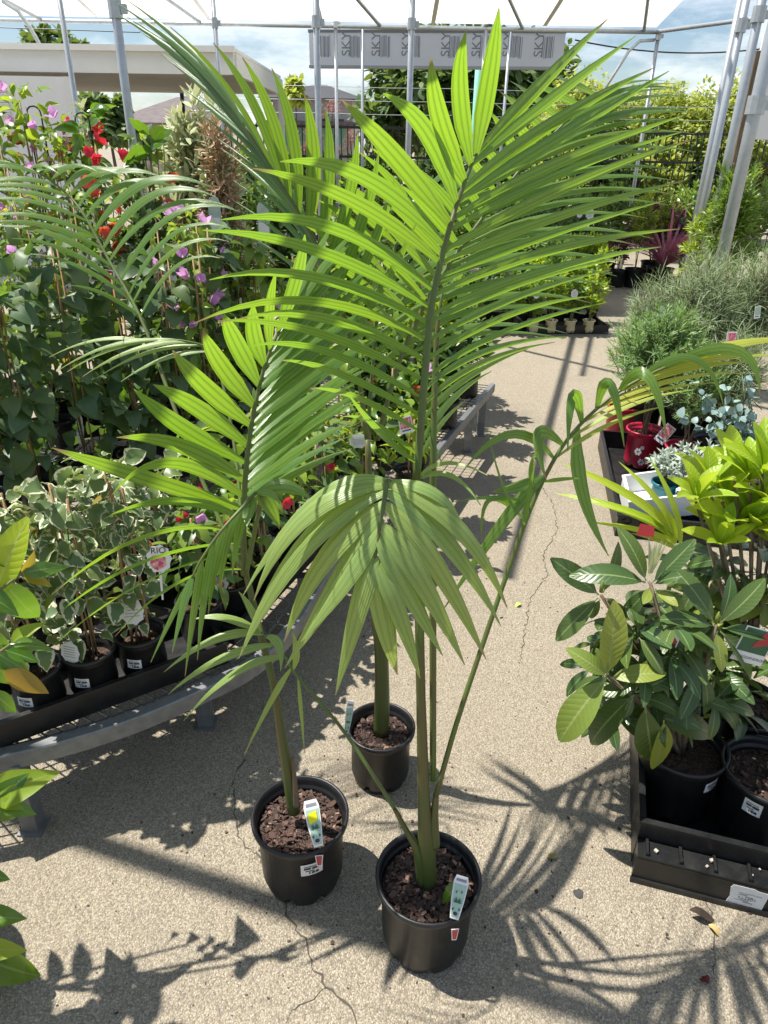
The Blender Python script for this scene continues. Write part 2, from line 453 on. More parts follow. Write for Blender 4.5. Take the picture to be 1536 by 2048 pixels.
def concrete_mat():
    m, t, b, o = newmat('exposed_aggregate_concrete')
    tc_ = nd(t, 'ShaderNodeTexCoord')
    co = tc_.outputs['Object']
    v1 = nd(t, 'ShaderNodeTexVoronoi', Scale=290.0, Randomness=1.0)
    v2 = nd(t, 'ShaderNodeTexVoronoi', Scale=420.0)
    n1 = nd(t, 'ShaderNodeTexNoise', Scale=1.3, Detail=7.0, Roughness=0.6)
    n2 = nd(t, 'ShaderNodeTexNoise', Scale=22.0, Detail=5.0, Roughness=0.7)
    n3 = nd(t, 'ShaderNodeTexNoise', Scale=120.0, Detail=4.0, Roughness=0.7)
    for x in (v1, v2, n1, n2, n3):
        t.links.new(co, x.inputs['Vector'])
    s1 = nd(t, 'ShaderNodeSeparateXYZ'); t.links.new(v1.outputs['Color'], s1.inputs[0])
    s2 = nd(t, 'ShaderNodeSeparateXYZ'); t.links.new(v2.outputs['Color'], s2.inputs[0])
    c = mixc(t, s1.outputs['X'], (0.225, 0.184, 0.125), (0.52, 0.443, 0.318))
    c = mixc(t, mth(t, 'MULTIPLY', mth(t, 'GREATER_THAN', s1.outputs['Y'], 0.88), 0.6), c, (0.09, 0.082, 0.072))
    c = mixc(t, mth(t, 'MULTIPLY', mth(t, 'GREATER_THAN', s1.outputs['Z'], 0.9), 0.6), c, (0.62, 0.56, 0.46))
    c = mixc(t, mth(t, 'MULTIPLY', s2.outputs['X'], 0.4), c, (0.32, 0.275, 0.205))
    edge = mth(t, 'MULTIPLY', mth(t, 'SUBTRACT', v1.outputs['Distance'], 0.28, True), 1.6, True)
    c = mixc(t, mth(t, 'MULTIPLY', edge, 0.7), c, (0.17, 0.15, 0.12))
    st = mth(t, 'MULTIPLY', mth(t, 'SUBTRACT', n1.outputs['Fac'], 0.5, True), 3.2, True)
    c = mixc(t, mth(t, 'MULTIPLY', st, 0.68), c, (0.16, 0.14, 0.11))
    st2 = mth(t, 'MULTIPLY', mth(t, 'SUBTRACT', n2.outputs['Fac'], 0.56, True), 3.5, True)
    c = mixc(t, mth(t, 'MULTIPLY', st2, 0.5), c, (0.16, 0.142, 0.115))
    n4 = nd(t, 'ShaderNodeTexNoise', Scale=0.45, Detail=8.0, Roughness=0.65)
    n5 = nd(t, 'ShaderNodeTexNoise', Scale=4.5, Detail=8.0, Roughness=0.7)
    for x in (n4, n5):
        t.links.new(co, x.inputs['Vector'])
    c = mixc(t, mth(t, 'MULTIPLY', mth(t, 'SUBTRACT', n4.outputs['Fac'], 0.46, True), 2.4, True), c, (0.27, 0.225, 0.16))
    c = mixc(t, mth(t, 'MULTIPLY', mth(t, 'SUBTRACT', n5.outputs['Fac'], 0.58, True), 2.8, True), c, (0.15, 0.128, 0.098))
    t.links.new(c, b.inputs['Base Color'])
    b.inputs['Roughness'].default_value = 0.85
    bp = nd(t, 'ShaderNodeBump', Strength=0.65, Distance=0.004)
    h = mth(t, 'ADD', mth(t, 'MULTIPLY', v1.outputs['Distance'], -1.2), mth(t, 'ADD', mth(t, 'MULTIPLY', n3.outputs['Fac'], 1.2), n2.outputs['Fac']))
    t.links.new(h, bp.inputs['Height'])
    t.links.new(bp.outputs['Normal'], b.inputs['Normal'])
    return m
M['concrete'] = concrete_mat()
M['crack'] = simple('crack_dark', (0.085, 0.072, 0.055), 0.95, 0, 0.2, 60)
M['stain'] = simple('dark_stain', (0.05, 0.05, 0.05), 0.8, 0, 0.3, 40)

# ------------------------------------------------------------------ text, made once as meshes
def text_mesh(body, mat, size=1.0):
    cu = bpy.data.curves.new('lettering', 'FONT')
    cu.body, cu.size, cu.align_x, cu.align_y = body, size, 'CENTER', 'CENTER'
    ob = bpy.data.objects.new('lettering', cu)
    COL.objects.link(ob)
    dg = bpy.context.evaluated_depsgraph_get()
    me = bpy.data.meshes.new_from_object(ob.evaluated_get(dg))
    bpy.data.objects.remove(ob)
    bpy.data.curves.remove(cu)
    me.materials.clear()
    me.materials.append(mat)
    return me
TXT = {'sky': text_mesh('SKY', M['inkgrey']), 'rhodo': text_mesh('RHODODENDRON', M['ink']), 'rio': text_mesh('RIO', M['ink']),
       'stick': text_mesh("LOFTY'S", M['ink'])}
def put_text(key, parent, origin, xdir, nrm, size, name='lettering'):
    x = Vector(xdir).normalized()
    z = Vector(nrm)
    z = (z - x * z.dot(x)).normalized()
    y = z.cross(x)
    o = link(name, TXT[key], parent)
    o.matrix_basis = Matrix.Translation(Vector(origin)) @ Matrix((x * size, y * size, z * size)).transposed().to_4x4()
    return o

# ------------------------------------------------------------------ leaf shapes
PROF = {
    'ovate': lambda t: (math.sin(math.pi * min(1, t ** 0.72))) ** 0.85,
    'heart': lambda t: min(1.0, (t / 0.26)) ** 0.55 * (1 - t ** 2.8) ** 0.85,
    'lance': lambda t: (math.sin(math.pi * t ** 0.85)) ** 0.9,
    'oblong': lambda t: (math.sin(math.pi * t ** 1.1)) ** 0.6,
    'strap': lambda t: min(1, 0.45 + t * 3) * (1 - t ** 3) ** 0.8,
    'petal': lambda t: (math.sin(math.pi * (0.08 + 0.92 * t) ** 1.5 * 0.98)) ** 0.7,
}
def leaf_mesh(name, prof, ratio, mat, nseg=6, curl=0.25, fold=0.15, wave=0.0, seed=0, twist=0.0, petiole=0.0):
    """unit length leaf along +Y, face up +Z"""
    r = random.Random(seed)
    f = PROF[prof]
    v, uv, fc = [], [], []
    p1, p2 = r.uniform(0, 6), r.uniform(0, 6)
    for i in range(nseg + 1):
        t = i / nseg
        wd = max(f(min(max(t, 0.012), 0.992)), 0.015) * ratio / 2
        ang = curl * (t ** 1.4)
        y = petiole + (1 - petiole) * (t - 0.25 * (1 - math.cos(ang)) * t)
        z = -math.sin(ang) * t * 0.75
        tw = twist * t
        for k, s in enumerate((-1, 0, 1)):
            wz = abs(s) * fold * wd * 2 + (wave * wd * math.sin(9 * t + (p1 if s < 0 else p2)) if s else 0)
            v.append((s * wd * math.cos(tw) - wz * math.sin(tw), y, z + wz * math.cos(tw) + s * wd * math.sin(tw)))
            uv.append((k / 2, t))
    for i in range(nseg):
        for k in range(2):
            a = i * 3 + k
            fc.append((a, a + 1, a + 4, a + 3))
    mb = MB()
    mb.add(v, fc, uv)
    if petiole > 0:
        mb.add([(-0.012, 0, 0.0), (0.012, 0, 0.0), (0.012, petiole + .05, 0.003), (-0.012, petiole + .05, 0.003)], [(0, 1, 2, 3)], [(0.5, 0.02)] * 4)
    return mb.mesh(name, mat, True)
def leafset(name, prof, ratio, mats, n=4, **kw):
    out = []
    for i in range(n):
        k = dict(kw)
        k['curl'] = kw.get('curl', 0.3) * (0.5 + i / max(n - 1, 1))
        k['twist'] = (-1) ** i * kw.get('twist', 0.2)
        out.append(leaf_mesh('leaf', prof, ratio, M[mats[i % len(mats)]], seed=i * 7 + len(name), **k))
    return out
LS = {
    'var': leafset('var', 'heart', 0.82, ['variegated'], 5, curl=0.5, fold=0.16, wave=0.22, petiole=0.14),
    'heart': leafset('heart', 'heart', 0.78, ['heart'], 5, curl=0.55, fold=0.14, wave=0.12, petiole=0.15),
    'lime': leafset('lime', 'ovate', 0.52, ['lime', 'lime', 'mid'], 6, curl=0.6, fold=0.2, wave=0.1, petiole=0.1),
    'mid': leafset('mid', 'ovate', 0.5, ['mid', 'mid', 'lime', 'deep'], 8, curl=0.5, fold=0.15, petiole=0.08),
    'deep': leafset('deep', 'ovate', 0.5, ['deep', 'deep', 'mid'], 6, curl=0.4, fold=0.12, petiole=0.08),
    'cream': leafset('cream', 'lance', 0.34, ['cream', 'cream', 'variegated'], 6, curl=0.4, fold=0.2),
    'rhodo': leafset('rhodo', 'oblong', 0.33, ['rhodo'], 5, nseg=8, curl=0.35, fold=0.1, wave=0.03, petiole=0.07),
    'rhodo_pale': leafset('rhodop', 'oblong', 0.38, ['rhodo_pale'], 4, nseg=8, curl=0.3, fold=0.1, wave=0.03, petiole=0.07),
    'shoot': leafset('shoot', 'oblong', 0.36, ['shoot'], 4, nseg=8, curl=0.35, fold=0.18, wave=0.04, petiole=0.05),
    'gloss': leafset('gloss', 'ovate', 0.44, ['gloss'], 4, nseg=8, curl=0.5, fold=0.14, petiole=0.06),
    'bronze': leafset('bronze', 'ovate', 0.4, ['bronze', 'lime', 'gloss'], 6, nseg=7, curl=0.4, fold=0.2, petiole=0.05),
    'lily': leafset('lily', 'strap', 0.085, ['lime', 'shoot'], 4, nseg=10, curl=0.8, fold=0.25),
}
def flower_mesh(name, n, prof, ratio, mat, open_=0.6, seed=0, rounds=1):
    r = random.Random(seed)
    mb = MB()
    for j in range(rounds):
        for i in range(n):
            a = 2 * math.pi * (i + 0.5 * j) / n + r.uniform(-.15, .15)
            lm = leaf_mesh('petal', prof, ratio, None, nseg=4, curl=-0.5 + r.uniform(-.2, .5), fold=0.12, wave=0.2, seed=seed + i)
            R = Matrix.Rotation(a, 3, 'Z') @ Matrix.Rotation((1 - open_) * (1.4 if j == 0 else 1.0), 3, 'X')
            k = 1.0 - 0.2 * j
            n0 = len(mb.v)
            mb.add([R @ (v.co * k) for v in lm.vertices], [tuple(p.vertices) for p in lm.polygons], [(0.3 + .1 * i, .5)] * len(lm.vertices))
            bpy.data.meshes.remove(lm)
    return mb.mesh(name, mat, True)
FL = {
    'lilac': [flower_mesh('flower', 3, 'heart', 0.9, M['lilac'], 0.35 + .1 * i, i) for i in range(3)],
    'red': [flower_mesh('flower', 5, 'petal', 0.85, M['redpetal'], 0.8, i) for i in range(2)],
    'coral': [flower_mesh('flower', 5, 'petal', 0.9, M['coral'], 0.7, i, 2) for i in range(2)],
}
def frame(d, n):
    y = Vector(d).normalized()
    z = Vector(n)
    z = z - y * z.dot(y)
    if z.length < 1e-4:
        z = y.orthogonal()
    z.normalize()
    return y.cross(z), y, z
def put_leaf(meshes, parent, base, d, n, size, r=RNG, name='leaf'):
    x, y, z = frame(d, n)
    o = bpy.data.objects.new(name, r.choice(meshes))
    COL.objects.link(o)
    o.parent = parent
    o.matrix_basis = Matrix.Translation(Vector(base)) @ Matrix((x * size, y * size, z * size)).transposed().to_4x4()
    return o

# ------------------------------------------------------------------ joined foliage (too small to pick apart)
ROWS = {'oval': ((0, .12), (.3, 1), (.7, .85), (1, .05)), 'needle': ((0, .5), (.5, 1), (1, .1)), 'blade': ((0, .6), (.35, 1), (.7, .7), (1, .04)),
        'tuft': ((0, .4), (.5, 1), (1, .3))}
def joined(name, arr, mat, kind='oval', ratio=0.5, bend=0.25, parent=None, loc=None):
    B, D, N, S = (np.asarray(a, dtype=np.float64) for a in arr)
    n = len(B)
    D /= np.linalg.norm(D, axis=1)[:, None] + 1e-9
    N = N - D * (N * D).sum(1)[:, None]
    N /= np.linalg.norm(N, axis=1)[:, None] + 1e-9
    X = np.cross(D, N)
    rows = ROWS[kind]
    k = len(rows) * 2
    T = []
    for t, wd in rows:
        for s in (-1, 1):
            T.append((s * wd * ratio / 2, t, -bend * t * t))
    T = np.array(T)
    V = (B[:, None, :] + S[:, None, None] * (T[None, :, 0:1] * X[:, None, :] + T[None, :, 1:2] * D[:, None, :] + T[None, :, 2:3] * N[:, None, :])).reshape(-1, 3)
    q = np.array([(2 * i, 2 * i + 1, 2 * i + 3, 2 * i + 2) for i in range(len(rows) - 1)])
    F = (q[None] + (np.arange(n) * k)[:, None, None]).reshape(-1)
    me = bpy.data.meshes.new(name)
    me.vertices.add(len(V)); me.vertices.foreach_set('co', V.ravel())
    nf = len(F) // 4
    me.loops.add(len(F)); me.loops.foreach_set('vertex_index', F.astype(np.int32))
    me.polygons.add(nf)
    me.polygons.foreach_set('loop_start', np.arange(nf, dtype=np.int32) * 4)
    uvl = me.uv_layers.new(name='UVMap')
    uvt = np.array([(s, t) for t, _ in rows for s in (0.0, 1.0)], dtype=np.float32)
    uvl.data.foreach_set('uv', uvt[(F % k)].ravel())
    me.polygons.foreach_set('use_smooth', np.ones(nf, dtype=bool))
    me.materials.append(mat)
    me.update(calc_edges=True)
    me.validate()
    return stuff(link(name, me, parent, loc))

def twigs(r, nt_, center, radii, tl, per, size, spread=1.0, up=0.35, shell=0.55, low=-0.5, flat=0.5, jit=0.35):
    """twigs growing outward in an ellipsoid; returns leaf arrays and twig segments"""
    B, D, N, S, seg = [], [], [], [], []
    c, ra = Vector(center), Vector(radii)
    for _ in range(nt_):
        while True:
            d = rv(r)
            if d.z > low:
                break
        rad = shell + (1 - shell) * r.random() ** 0.6
        p = Vector((d.x * ra.x, d.y * ra.y, d.z * ra.z)) * rad * r.uniform(0.75, 1.08)
        ax = (d * spread + UP * up + rv(r) * 0.45).normalized()
        L = tl * r.uniform(0.6, 1.3)
        a = c + p - ax * L
        seg.append((a, c + p))
        ph = r.uniform(0, 6.28)
        e1 = ax.orthogonal().normalized()
        e2 = ax.cross(e1)
        for j in range(per):
            t = (j + 0.6) / per
            th = ph + j * 2.4
            o = e1 * math.cos(th) + e2 * math.sin(th)
            ld = (o * flat * (1.25 - t) * 1.6 + ax * (0.35 + t * 0.8) + rv(r) * jit)
            B.append(a + ax * L * (0.25 + 0.75 * t)); D.append(ld); N.append(ax * 0.8 + UP * 0.5 - o * 0.3 + rv(r) * 0.3)
            S.append(size * r.uniform(0.65, 1.25) * (0.75 + 0.5 * math.sin(math.pi * t)))
    return (B, D, N, S), seg
def twig_mesh(mb, seg, rad=0.0015, n=4):
    for a, b in seg:
        mb.tube([a, b], [rad * 1.3, rad * 0.6], n, False)

# ------------------------------------------------------------------ pots
_pc = {}
def pot(parent, R, H, mat='pot', loc=None, lip=0.011, notch=True, segs=40):
    key = (round(R, 3), round(H, 3), mat)
    if key not in _pc:
        mb = MB()
        rb = R * 0.80
        t = 0.0032
        z1 = H - lip * 1.6
        pr = [(rb * 0.55, 0.006), (rb - 0.012, 0.004), (rb - 0.004, 0.0), (rb, 0.004), (rb + 0.006, 0.03), (R - 0.012, z1 - 0.004), (R - 0.004, z1), (R, z1 + 0.003), (R + 0.001, H - 0.003),
              (R - 0.002, H), (R - t - 0.003, H - 0.001), (R - t - 0.006, H - 0.012), (R - t - 0.012, H - 0.05)]
        mb.lathe(pr, segs)
        if notch:        # drainage cut-outs at the foot
            n = segs
            for i in range(n):
                if i % 5 == 2:
                    for row in (2, 3):
                        x, y, z = mb.v[row * n + i]
                        mb.v[row * n + i] = (x * 0.9, y * 0.9, z + 0.016)
        me = mb.mesh('pot', M[mat], True)
        sm = MB()
        rs = random.Random(3)
        rr = R - t - 0.011
        zs = H - 0.035
        nr, na = 7, 30
        vs_ = [(0, 0, zs)]
        for i in range(1, nr + 1):
            for k in range(na):
                a = 2 * math.pi * k / na
                q = rr * i / nr
                vs_.append((q * math.cos(a), q * math.sin(a), zs + rs.uniform(-.004, .005) * (i < nr) - 0.004 * (i / nr)))
        fs = [(0, 1 + k, 1 + (k + 1) % na) for k in range(na)]
        for i in range(nr - 1):
            for k in range(na):
                a, b = 1 + i * na + k, 1 + i * na + (k + 1) % na
                fs.append((a, a + na, b + na, b))
        sm.add(vs_, fs)
        _pc[key] = (me, sm.mesh('soil', M['soil'], True))
    a = link('pot', _pc[key][0], parent, loc)
    link('soil', _pc[key][1], a)
    return a
def bark(parent, R, H, n, seed):
    r = random.Random(seed)
    mb = MB()
    for _ in range(n):
        a, q = r.uniform(0, 6.28), (R - 0.02) * math.sqrt(r.random())
        s = r.uniform(0.002, 0.0058) * (1.7 if r.random() < 0.12 else 1)
        e = Matrix.Rotation(r.uniform(0, 6.28), 3, 'Z') @ Matrix.Rotation(r.uniform(-.6, .6), 3, 'X') @ Matrix.Rotation(r.uniform(-.5, .5), 3, 'Y')
        c = Vector((q * math.cos(a), q * math.sin(a), H - 0.034 + r.uniform(0, 0.006)))
        vs_ = [c + e @ Vector((x * s * r.uniform(.7, 1.3), y * s * 0.55 * r.uniform(.6, 1.4), z * s * 0.25)) for z in (-1, 1) for y in (-1, 1) for x in (-1, 1)]
        mb.add(vs_, [(0, 2, 3, 1), (4, 5, 7, 6), (0, 1, 5, 4), (2, 6, 7, 3), (0, 4, 6, 2), (1, 3, 7, 5)])
    return stuff(mb.build('bark_chips', M['chips'], parent))
def sticker(parent, R, z, ang, w_=0.052, h=0.028, rb=None, H=0.2, price=True, tilt=0.0):
    """paper price label wrapped on the pot wall; ang measured from -Y (towards the viewer)"""
    Rw = lambda zz: (R * 0.80 + 0.006) + (R - 0.012 - R * 0.80 - 0.006) * (zz - 0.03) / (H - 0.05) + 0.0012
    mb = MB()
    n = 6
    vs_, uv = [], []
    for j in range(2):
        for i in range(n + 1):
            u = (i / n - 0.5) * w_
            zz = z + (j - 0.5) * h + u * tilt
            a = ang + u / R - math.pi / 2
            vs_.append((Rw(zz) * math.cos(a), Rw(zz) * math.sin(a), zz))
            uv.append((i / n, j + .01))
    mb.add(vs_, [(i, i + 1, n + 2 + i, n + 1 + i) for i in range(n)], uv)
    o = mb.build('price_label', M['paper'], parent)
    k = MB()
    for (u0, u1, v0, v1) in [(-.36, -.05, .05, .2), (0.0, .36, .02, .2), (-.36, .3, .27, .32), (-.3, .1, -.12, -.06), (-.14, -.08, -.36, -.18), (-.02, .12, -.36, -.18), (.15, .3, -.36, -.18)]:
        q = []
        for vv in (v0, v1):
            for uu in (u0, (u0 + u1) / 2, u1):
                zz = z + vv * h + uu * w_ * tilt
                a = ang + uu * w_ / R - math.pi / 2
                rr = Rw(zz) + 0.0008
                q.append((rr * math.cos(a), rr * math.sin(a), zz))
        k.add(q, [(0, 1, 4, 3), (1, 2, 5, 4)])
    k.build('print', M['ink'], o)
    return o
def plate(parent, c, up, nrm, outline, mat, th=0.0008, name='plate'):
    """flat card piece: outline in (x,y) metres around c; up = card's long axis, nrm = facing"""
    y = Vector(up).normalized()
    z = Vector(nrm); z = (z - y * z.dot(y)).normalized()
    x = y.cross(z)
    mb = MB()
    mb.poly([Vector(c) + x * a + y * b for a, b in outline], th, z)
    return mb.build(name, mat, parent), x, y, z

# ================================================================== SETTING
gm = MB()
gm.add([(-150, -20, 0), (150, -20, 0), (150, 260, 0), (-150, 260, 0)], [(0, 1, 2, 3)])
ground = struct(gm.build('ground', M['concrete']))
# cracks: jagged dark grooves in the slab
def crack(pix, w0, seed):
    r = random.Random(seed)
    pts = [G(x, y, 0.0) for x, y in pix]
    fine = []
    for a, b in zip(pts[:-1], pts[1:]):
        n = max(2, int((b - a).length / 0.012))
        for i in range(n):
            p = a.lerp(b, i / n)
            fine.append(p + Vector((r.gauss(0, .0035), r.gauss(0, .0035), 0)))
    mb = MB()
    vs_ = []
    for i, p in enumerate(fine):
        t = (fine[min(i + 1, len(fine) - 1)] - fine[max(i - 1, 0)]).normalized()
        x = Vector((t.y, -t.x, 0))
        wd = w0 * .8 * r.uniform(0.2, 1.2) * (0.4 if i in (0, len(fine) - 1) else 1)
        vs_ += [p + x * wd + UP * 0.0012, p - x * wd + UP * 0.0012]
    mb.add(vs_, [(2 * i, 2 * i + 1, 2 * i + 3, 2 * i + 2) for i in range(len(fine) - 1)])
    return mb.build('crack', M['crack'], ground)
crack([(488, 1520), (466, 1560), (468, 1620), (478, 1680), (520, 1715), (548, 1775), (585, 1840), (612, 1880), (622, 1930), (655, 1975), (690, 2000), (720, 2060)], 0.0030, 1)
crack([(1075, 960), (1108, 1010), (1115, 1060), (1085, 1110), (1095, 1150), (1060, 1200), (1050, 1260), (1040, 1330)], 0.0022, 2)
crack([(1410, 1790), (1425, 1850), (1432, 1900), (1422, 1960)], 0.0016, 3)
crack([(655, 1975), (600, 2010), (560, 2050)], 0.0014, 4)
crack([(930, 872), (1000, 866), (1060, 880), (1100, 868)], 0.0020, 5)
crack([(1265, 1300), (1245, 1380), (1255, 1440)], 0.0012, 6)
def blot(px, py, rad, seed, mat, name, label, cat, h=0.0016, asp=1.0):
    r = random.Random(seed)
    c = G(px, py)
    n = 14
    pts = [Vector((math.cos(6.283 * k / n) * rad * asp * r.uniform(.7, 1.15), math.sin(6.283 * k / n) * rad * r.uniform(.7, 1.15), 0)) for k in range(n)]
    mb = MB()
    mb.poly(pts, h, UP)
    return tagged(mb.build(name, mat, None, c + UP * (h / 2 + 0.001)), label, cat)
blot(1157, 1788, 0.013, 1, M['stain'], 'tar_spot', 'small black tar spot on the concrete left of the front crate', 'spot')
def litter(px, py, L, ratio, mat, rot, label, curl=0.8, name='fallen_leaf'):
    me = leaf_mesh('fallen_leaf', 'ovate', ratio, mat, curl=curl, fold=0.3, wave=0.2, seed=int(px))
    o = link(name, me)
    o.matrix_basis = Matrix.Translation(G(px, py) + UP * L * 0.28) @ Matrix.Rotation(rot, 4, 'Z') @ Matrix.Scale(L, 4)
    return tagged(o, label, 'leaf')
litter(1375, 1832, 0.075, 0.3, simple('dead_leaf', (0.06, 0.04, 0.025), 0.7, 0, .3, 60), -1.85, 'curled dark brown dead leaf on the concrete below the crate sticker')
litter(1415, 1855, 0.035, 0.45, simple('straw_leaf', (0.5, 0.36, 0.14), 0.7), -2.3, 'small straw coloured dry leaf beside the brown dead leaf')
litter(1416, 1970, 0.022, 0.9, simple('claret_leaf', (0.12, 0.012, 0.015), 0.5), 0.6, 'tiny dark red leaf on the concrete near the bottom right corner')
litter(1112, 1720, 0.028, 0.6, simple('olive_leaf', (0.2, 0.19, 0.05), 0.6), 1.2, 'small olive green fallen leaf on the striped shadow')
litter(1040, 1210, 0.03, 0.6, simple('lime_bit', (0.4, 0.5, 0.1), 0.6), 2.2, 'pale lime leaf scrap on the concrete of the aisle')

# ---------------------------------------------------------------- benches
def rail_path(pix, z):
    return [G(x, y, z) for x, y in pix]
def make_bench(name, label, pix, z, inner, legs):
    root_loc = G(*pix[len(pix) // 2], 0.0)
    root_loc.z = 0
    t = thing(name, label, 'bench', root_loc)
    path = spline(rail_path(pix, z), 44)
    mb = MB()
    rows = []
    for i, p in enumerate(path):
        tg = (path[min(i + 1, len(path) - 1)] - path[max(i - 1, 0)]).normalized()
        x = tg.cross(UP).normalized()
        rows.append([p - root_loc + x * a + UP * b for a, b in ((-.016, 0.0), (-.013, .004), (.013, .004), (.016, 0.0), (.016, -.042), (.012, -.047), (-.012, -.047), (-.016, -.042))])
    n = 8
    mb.add([v for r in rows for v in r], [(i * n + k, i * n + (k + 1) % n, (i + 1) * n + (k + 1) % n, (i + 1) * n + k) for i in range(len(rows) - 1) for k in range(n)] + [tuple(range(n)), tuple(range(len(rows) * n - 1, len(rows) * n - n - 1, -1))])
    mb.build('rail', M['bench'], t)
    # wire deck: thin bars from the rail to the inner line
    dk = MB()
    m = len(path)
    zz = Vector((0, 0, -0.012))
    for i in range(0, m):
        q = Vector(inner(path[i]))
        dk.bar(path[i] - root_loc + zz, q - root_loc + zz, 0.004, 0.004)
    for j in range(1, 34):
        pts = [path[i].lerp(Vector(inner(path[i])), j / 34.0 if j < 24 else (j / 34.0)) - root_loc + zz for i in range(0, m, 2)]
        for a, b in zip(pts[:-1], pts[1:]):
            dk.bar(a, b, 0.004, 0.004)
    dk.build('wire_deck', M['bench'], t)
    for lx in legs:
        g = Vector(lx)
        lb = MB()
        lb.bar(Vector((g.x, g.y, 0.0)) - root_loc, Vector((g.x, g.y, z - 0.035)) - root_loc, 0.04, 0.04)
        lb.bar(Vector((g.x, g.y, 0.0)) - root_loc, Vector((g.x, g.y, 0.006)) - root_loc, 0.06, 0.06)
        lb.build('leg', M['bench'], t)
    return t
BZ = 0.26
pixA = [(-160, 1536), (0, 1506), (130, 1475), (270, 1430), (400, 1375), (500, 1325), (580, 1255), (640, 1160), (690, 1085), (740, 1030), (800, 975)]
make_bench('plant_bench', 'low galvanised bench with a rounded corner left of the palms', pixA, BZ,
           lambda p: Vector((min(p.x - 0.9, -1.9), p.y + 0.75, BZ)), [G(22, 1500, BZ), G(430, 1330, BZ) + Vector((-.06, .05, 0)), G(640, 1150, BZ) + Vector((-.06, .05, 0)), (-1.7, 2.3, 0), (-1.6, 2.9, 0)])
pixB = [(846, 930), (868, 905), (925, 838), (985, 768)]
make_bench('plant_bench', 'galvanised bench beside the aisle behind the palms, with a straight front edge', pixB, 0.28,
           lambda p: Vector((p.x - 1.6, p.y + 0.45, 0.28)), [G(872, 912, .28) + Vector((-.04, .02, 0)), G(952, 806, .28) + Vector((-.03, 0, 0)), G(978, 778, .28) + Vector((-.03, 0, 0)), (-1.2, 3.9, 0), (-.9, 4.8, 0)])

def tray(name, label, A, B, depth, h, mat='crate', cat='tray', th=0.006, ledge=None, z0=0.0):
    """open tray: A->B front edge on the ground, depth towards the back"""
    A, B = Vector(A), Vector(B)
    u = (B - A); L = u.length; u.normalize()
    v = Vector((-u.y, u.x, 0))
    R = Matrix((u, v, UP)).transposed()
    t = thing(name, label, cat, Vector((A.x, A.y, z0)))
    c = lambda a, b, z: R @ Vector((a, b, z))
    mb = MB()
    mb.box(c(L / 2, depth / 2, 0.006), (L / 2 - th, depth / 2 - th, 0.004), R)
    mb.build('base', M[mat], t)
    for nm, ca, cb, ha, hb in (('front_wall', L / 2, th / 2, L / 2, th / 2), ('back_wall', L / 2, depth - th / 2, L / 2, th / 2),
                               ('side_wall', th / 2, depth / 2, th / 2, depth / 2 - th), ('side_wall', L - th / 2, depth / 2, th / 2, depth / 2 - th)):
        mb = MB()
        mb.box(c(ca, cb, h / 2), (ha, hb, h / 2), R)
        ex = 0.005
        mb.box(c(ca, cb, h + 0.002), (ha + (ex if ha > hb else .004), hb + (.004 if ha > hb else -.002), 0.004), R)
        mb.build(nm, M[mat], t)
    if ledge:
        mb = MB()
        lh, ld = ledge
        mb.box(c(L / 2, -ld / 2 - .001, lh - .003), (L / 2, ld / 2 - .002, .003), R)
        mb.box(c(L / 2, -ld + .003, lh / 2 - .004), (L / 2 + .002, .003, lh / 2 - .004), R)
        mb.box(c(L / 2, -ld - .002, .008), (L / 2 + .004, .004, .006), R)
        n = 9
        for i in range(n):
            mb.box(c(0.02 + (L - .04) * i / (n - 1), -ld / 2, lh + .004), (0.003, ld / 2 - .006, .006), R)
        mb.build('ledge', M[mat], t)
        for sx in (0.004, L - 0.004):
            mb = MB(); mb.box(c(sx, -ld / 2, lh / 2), (.003, ld / 2 - .004, lh / 2 - .008), R); mb.build('end_cap', M[mat], t)
    return t, R, L

# ---------------------------------------------------------------- shade structure: pipes, poles and roof sheet
RZ = 2.75
fr = thing('shade_structure', 'galvanised pipe frame of the shade house with a white fabric roof', 'shade structure', (0, 9, 0))
o0 = Vector((0, 9, 0))
def pipe(nm, a, b, r=0.02, mat='galv', n=10, mids=()):
    mb = MB()
    mb.tube([Vector(a) - o0] + [Vector(m) - o0 for m in mids] + [Vector(b) - o0], r, n)
    return mb.build(nm, M[mat], fr, smooth=True)
def pole(px, py, Y, r, top=None, name='pole'):
    b = P(px, py, Y)
    return pipe(name, (b.x, b.y, 0), (b.x, b.y, top or RZ), r)
# roof frame pipes, by where they run at roof height
def at_z(px, py, z):
    return G(px, py, z)
FY = 10.2
xl, xr = -7.5, 3.62
e1, e2 = P(0, 38, FY), P(1310, 66, FY)
slope = (e2.z - e1.z) / (e2.x - e1.x)
zt = lambda x: RZ - 0.05
mz = (e1.z + e2.z) / 2
RZ2 = mz
RZ3 = P(640, 52, FY + .7).z
pipe('ridge_pipe', (xl, FY, RZ2), (e2.x, FY, RZ2), 0.024)
pipe('ridge_pipe', (xl, FY + .7, RZ3), (e2.x, FY + .7, RZ3), 0.02)
eR = P(1536, 48, 8.0)
pipe('side_pipe', (e2.x, FY, RZ2), (eR.x + 1.2, 7.6, RZ2 + .0), 0.022)
pipe('side_pipe', (e2.x - 7.0, 7.0, RZ2 + .08), (eR.x + 1.4, 7.0, RZ2 + .08), 0.02)
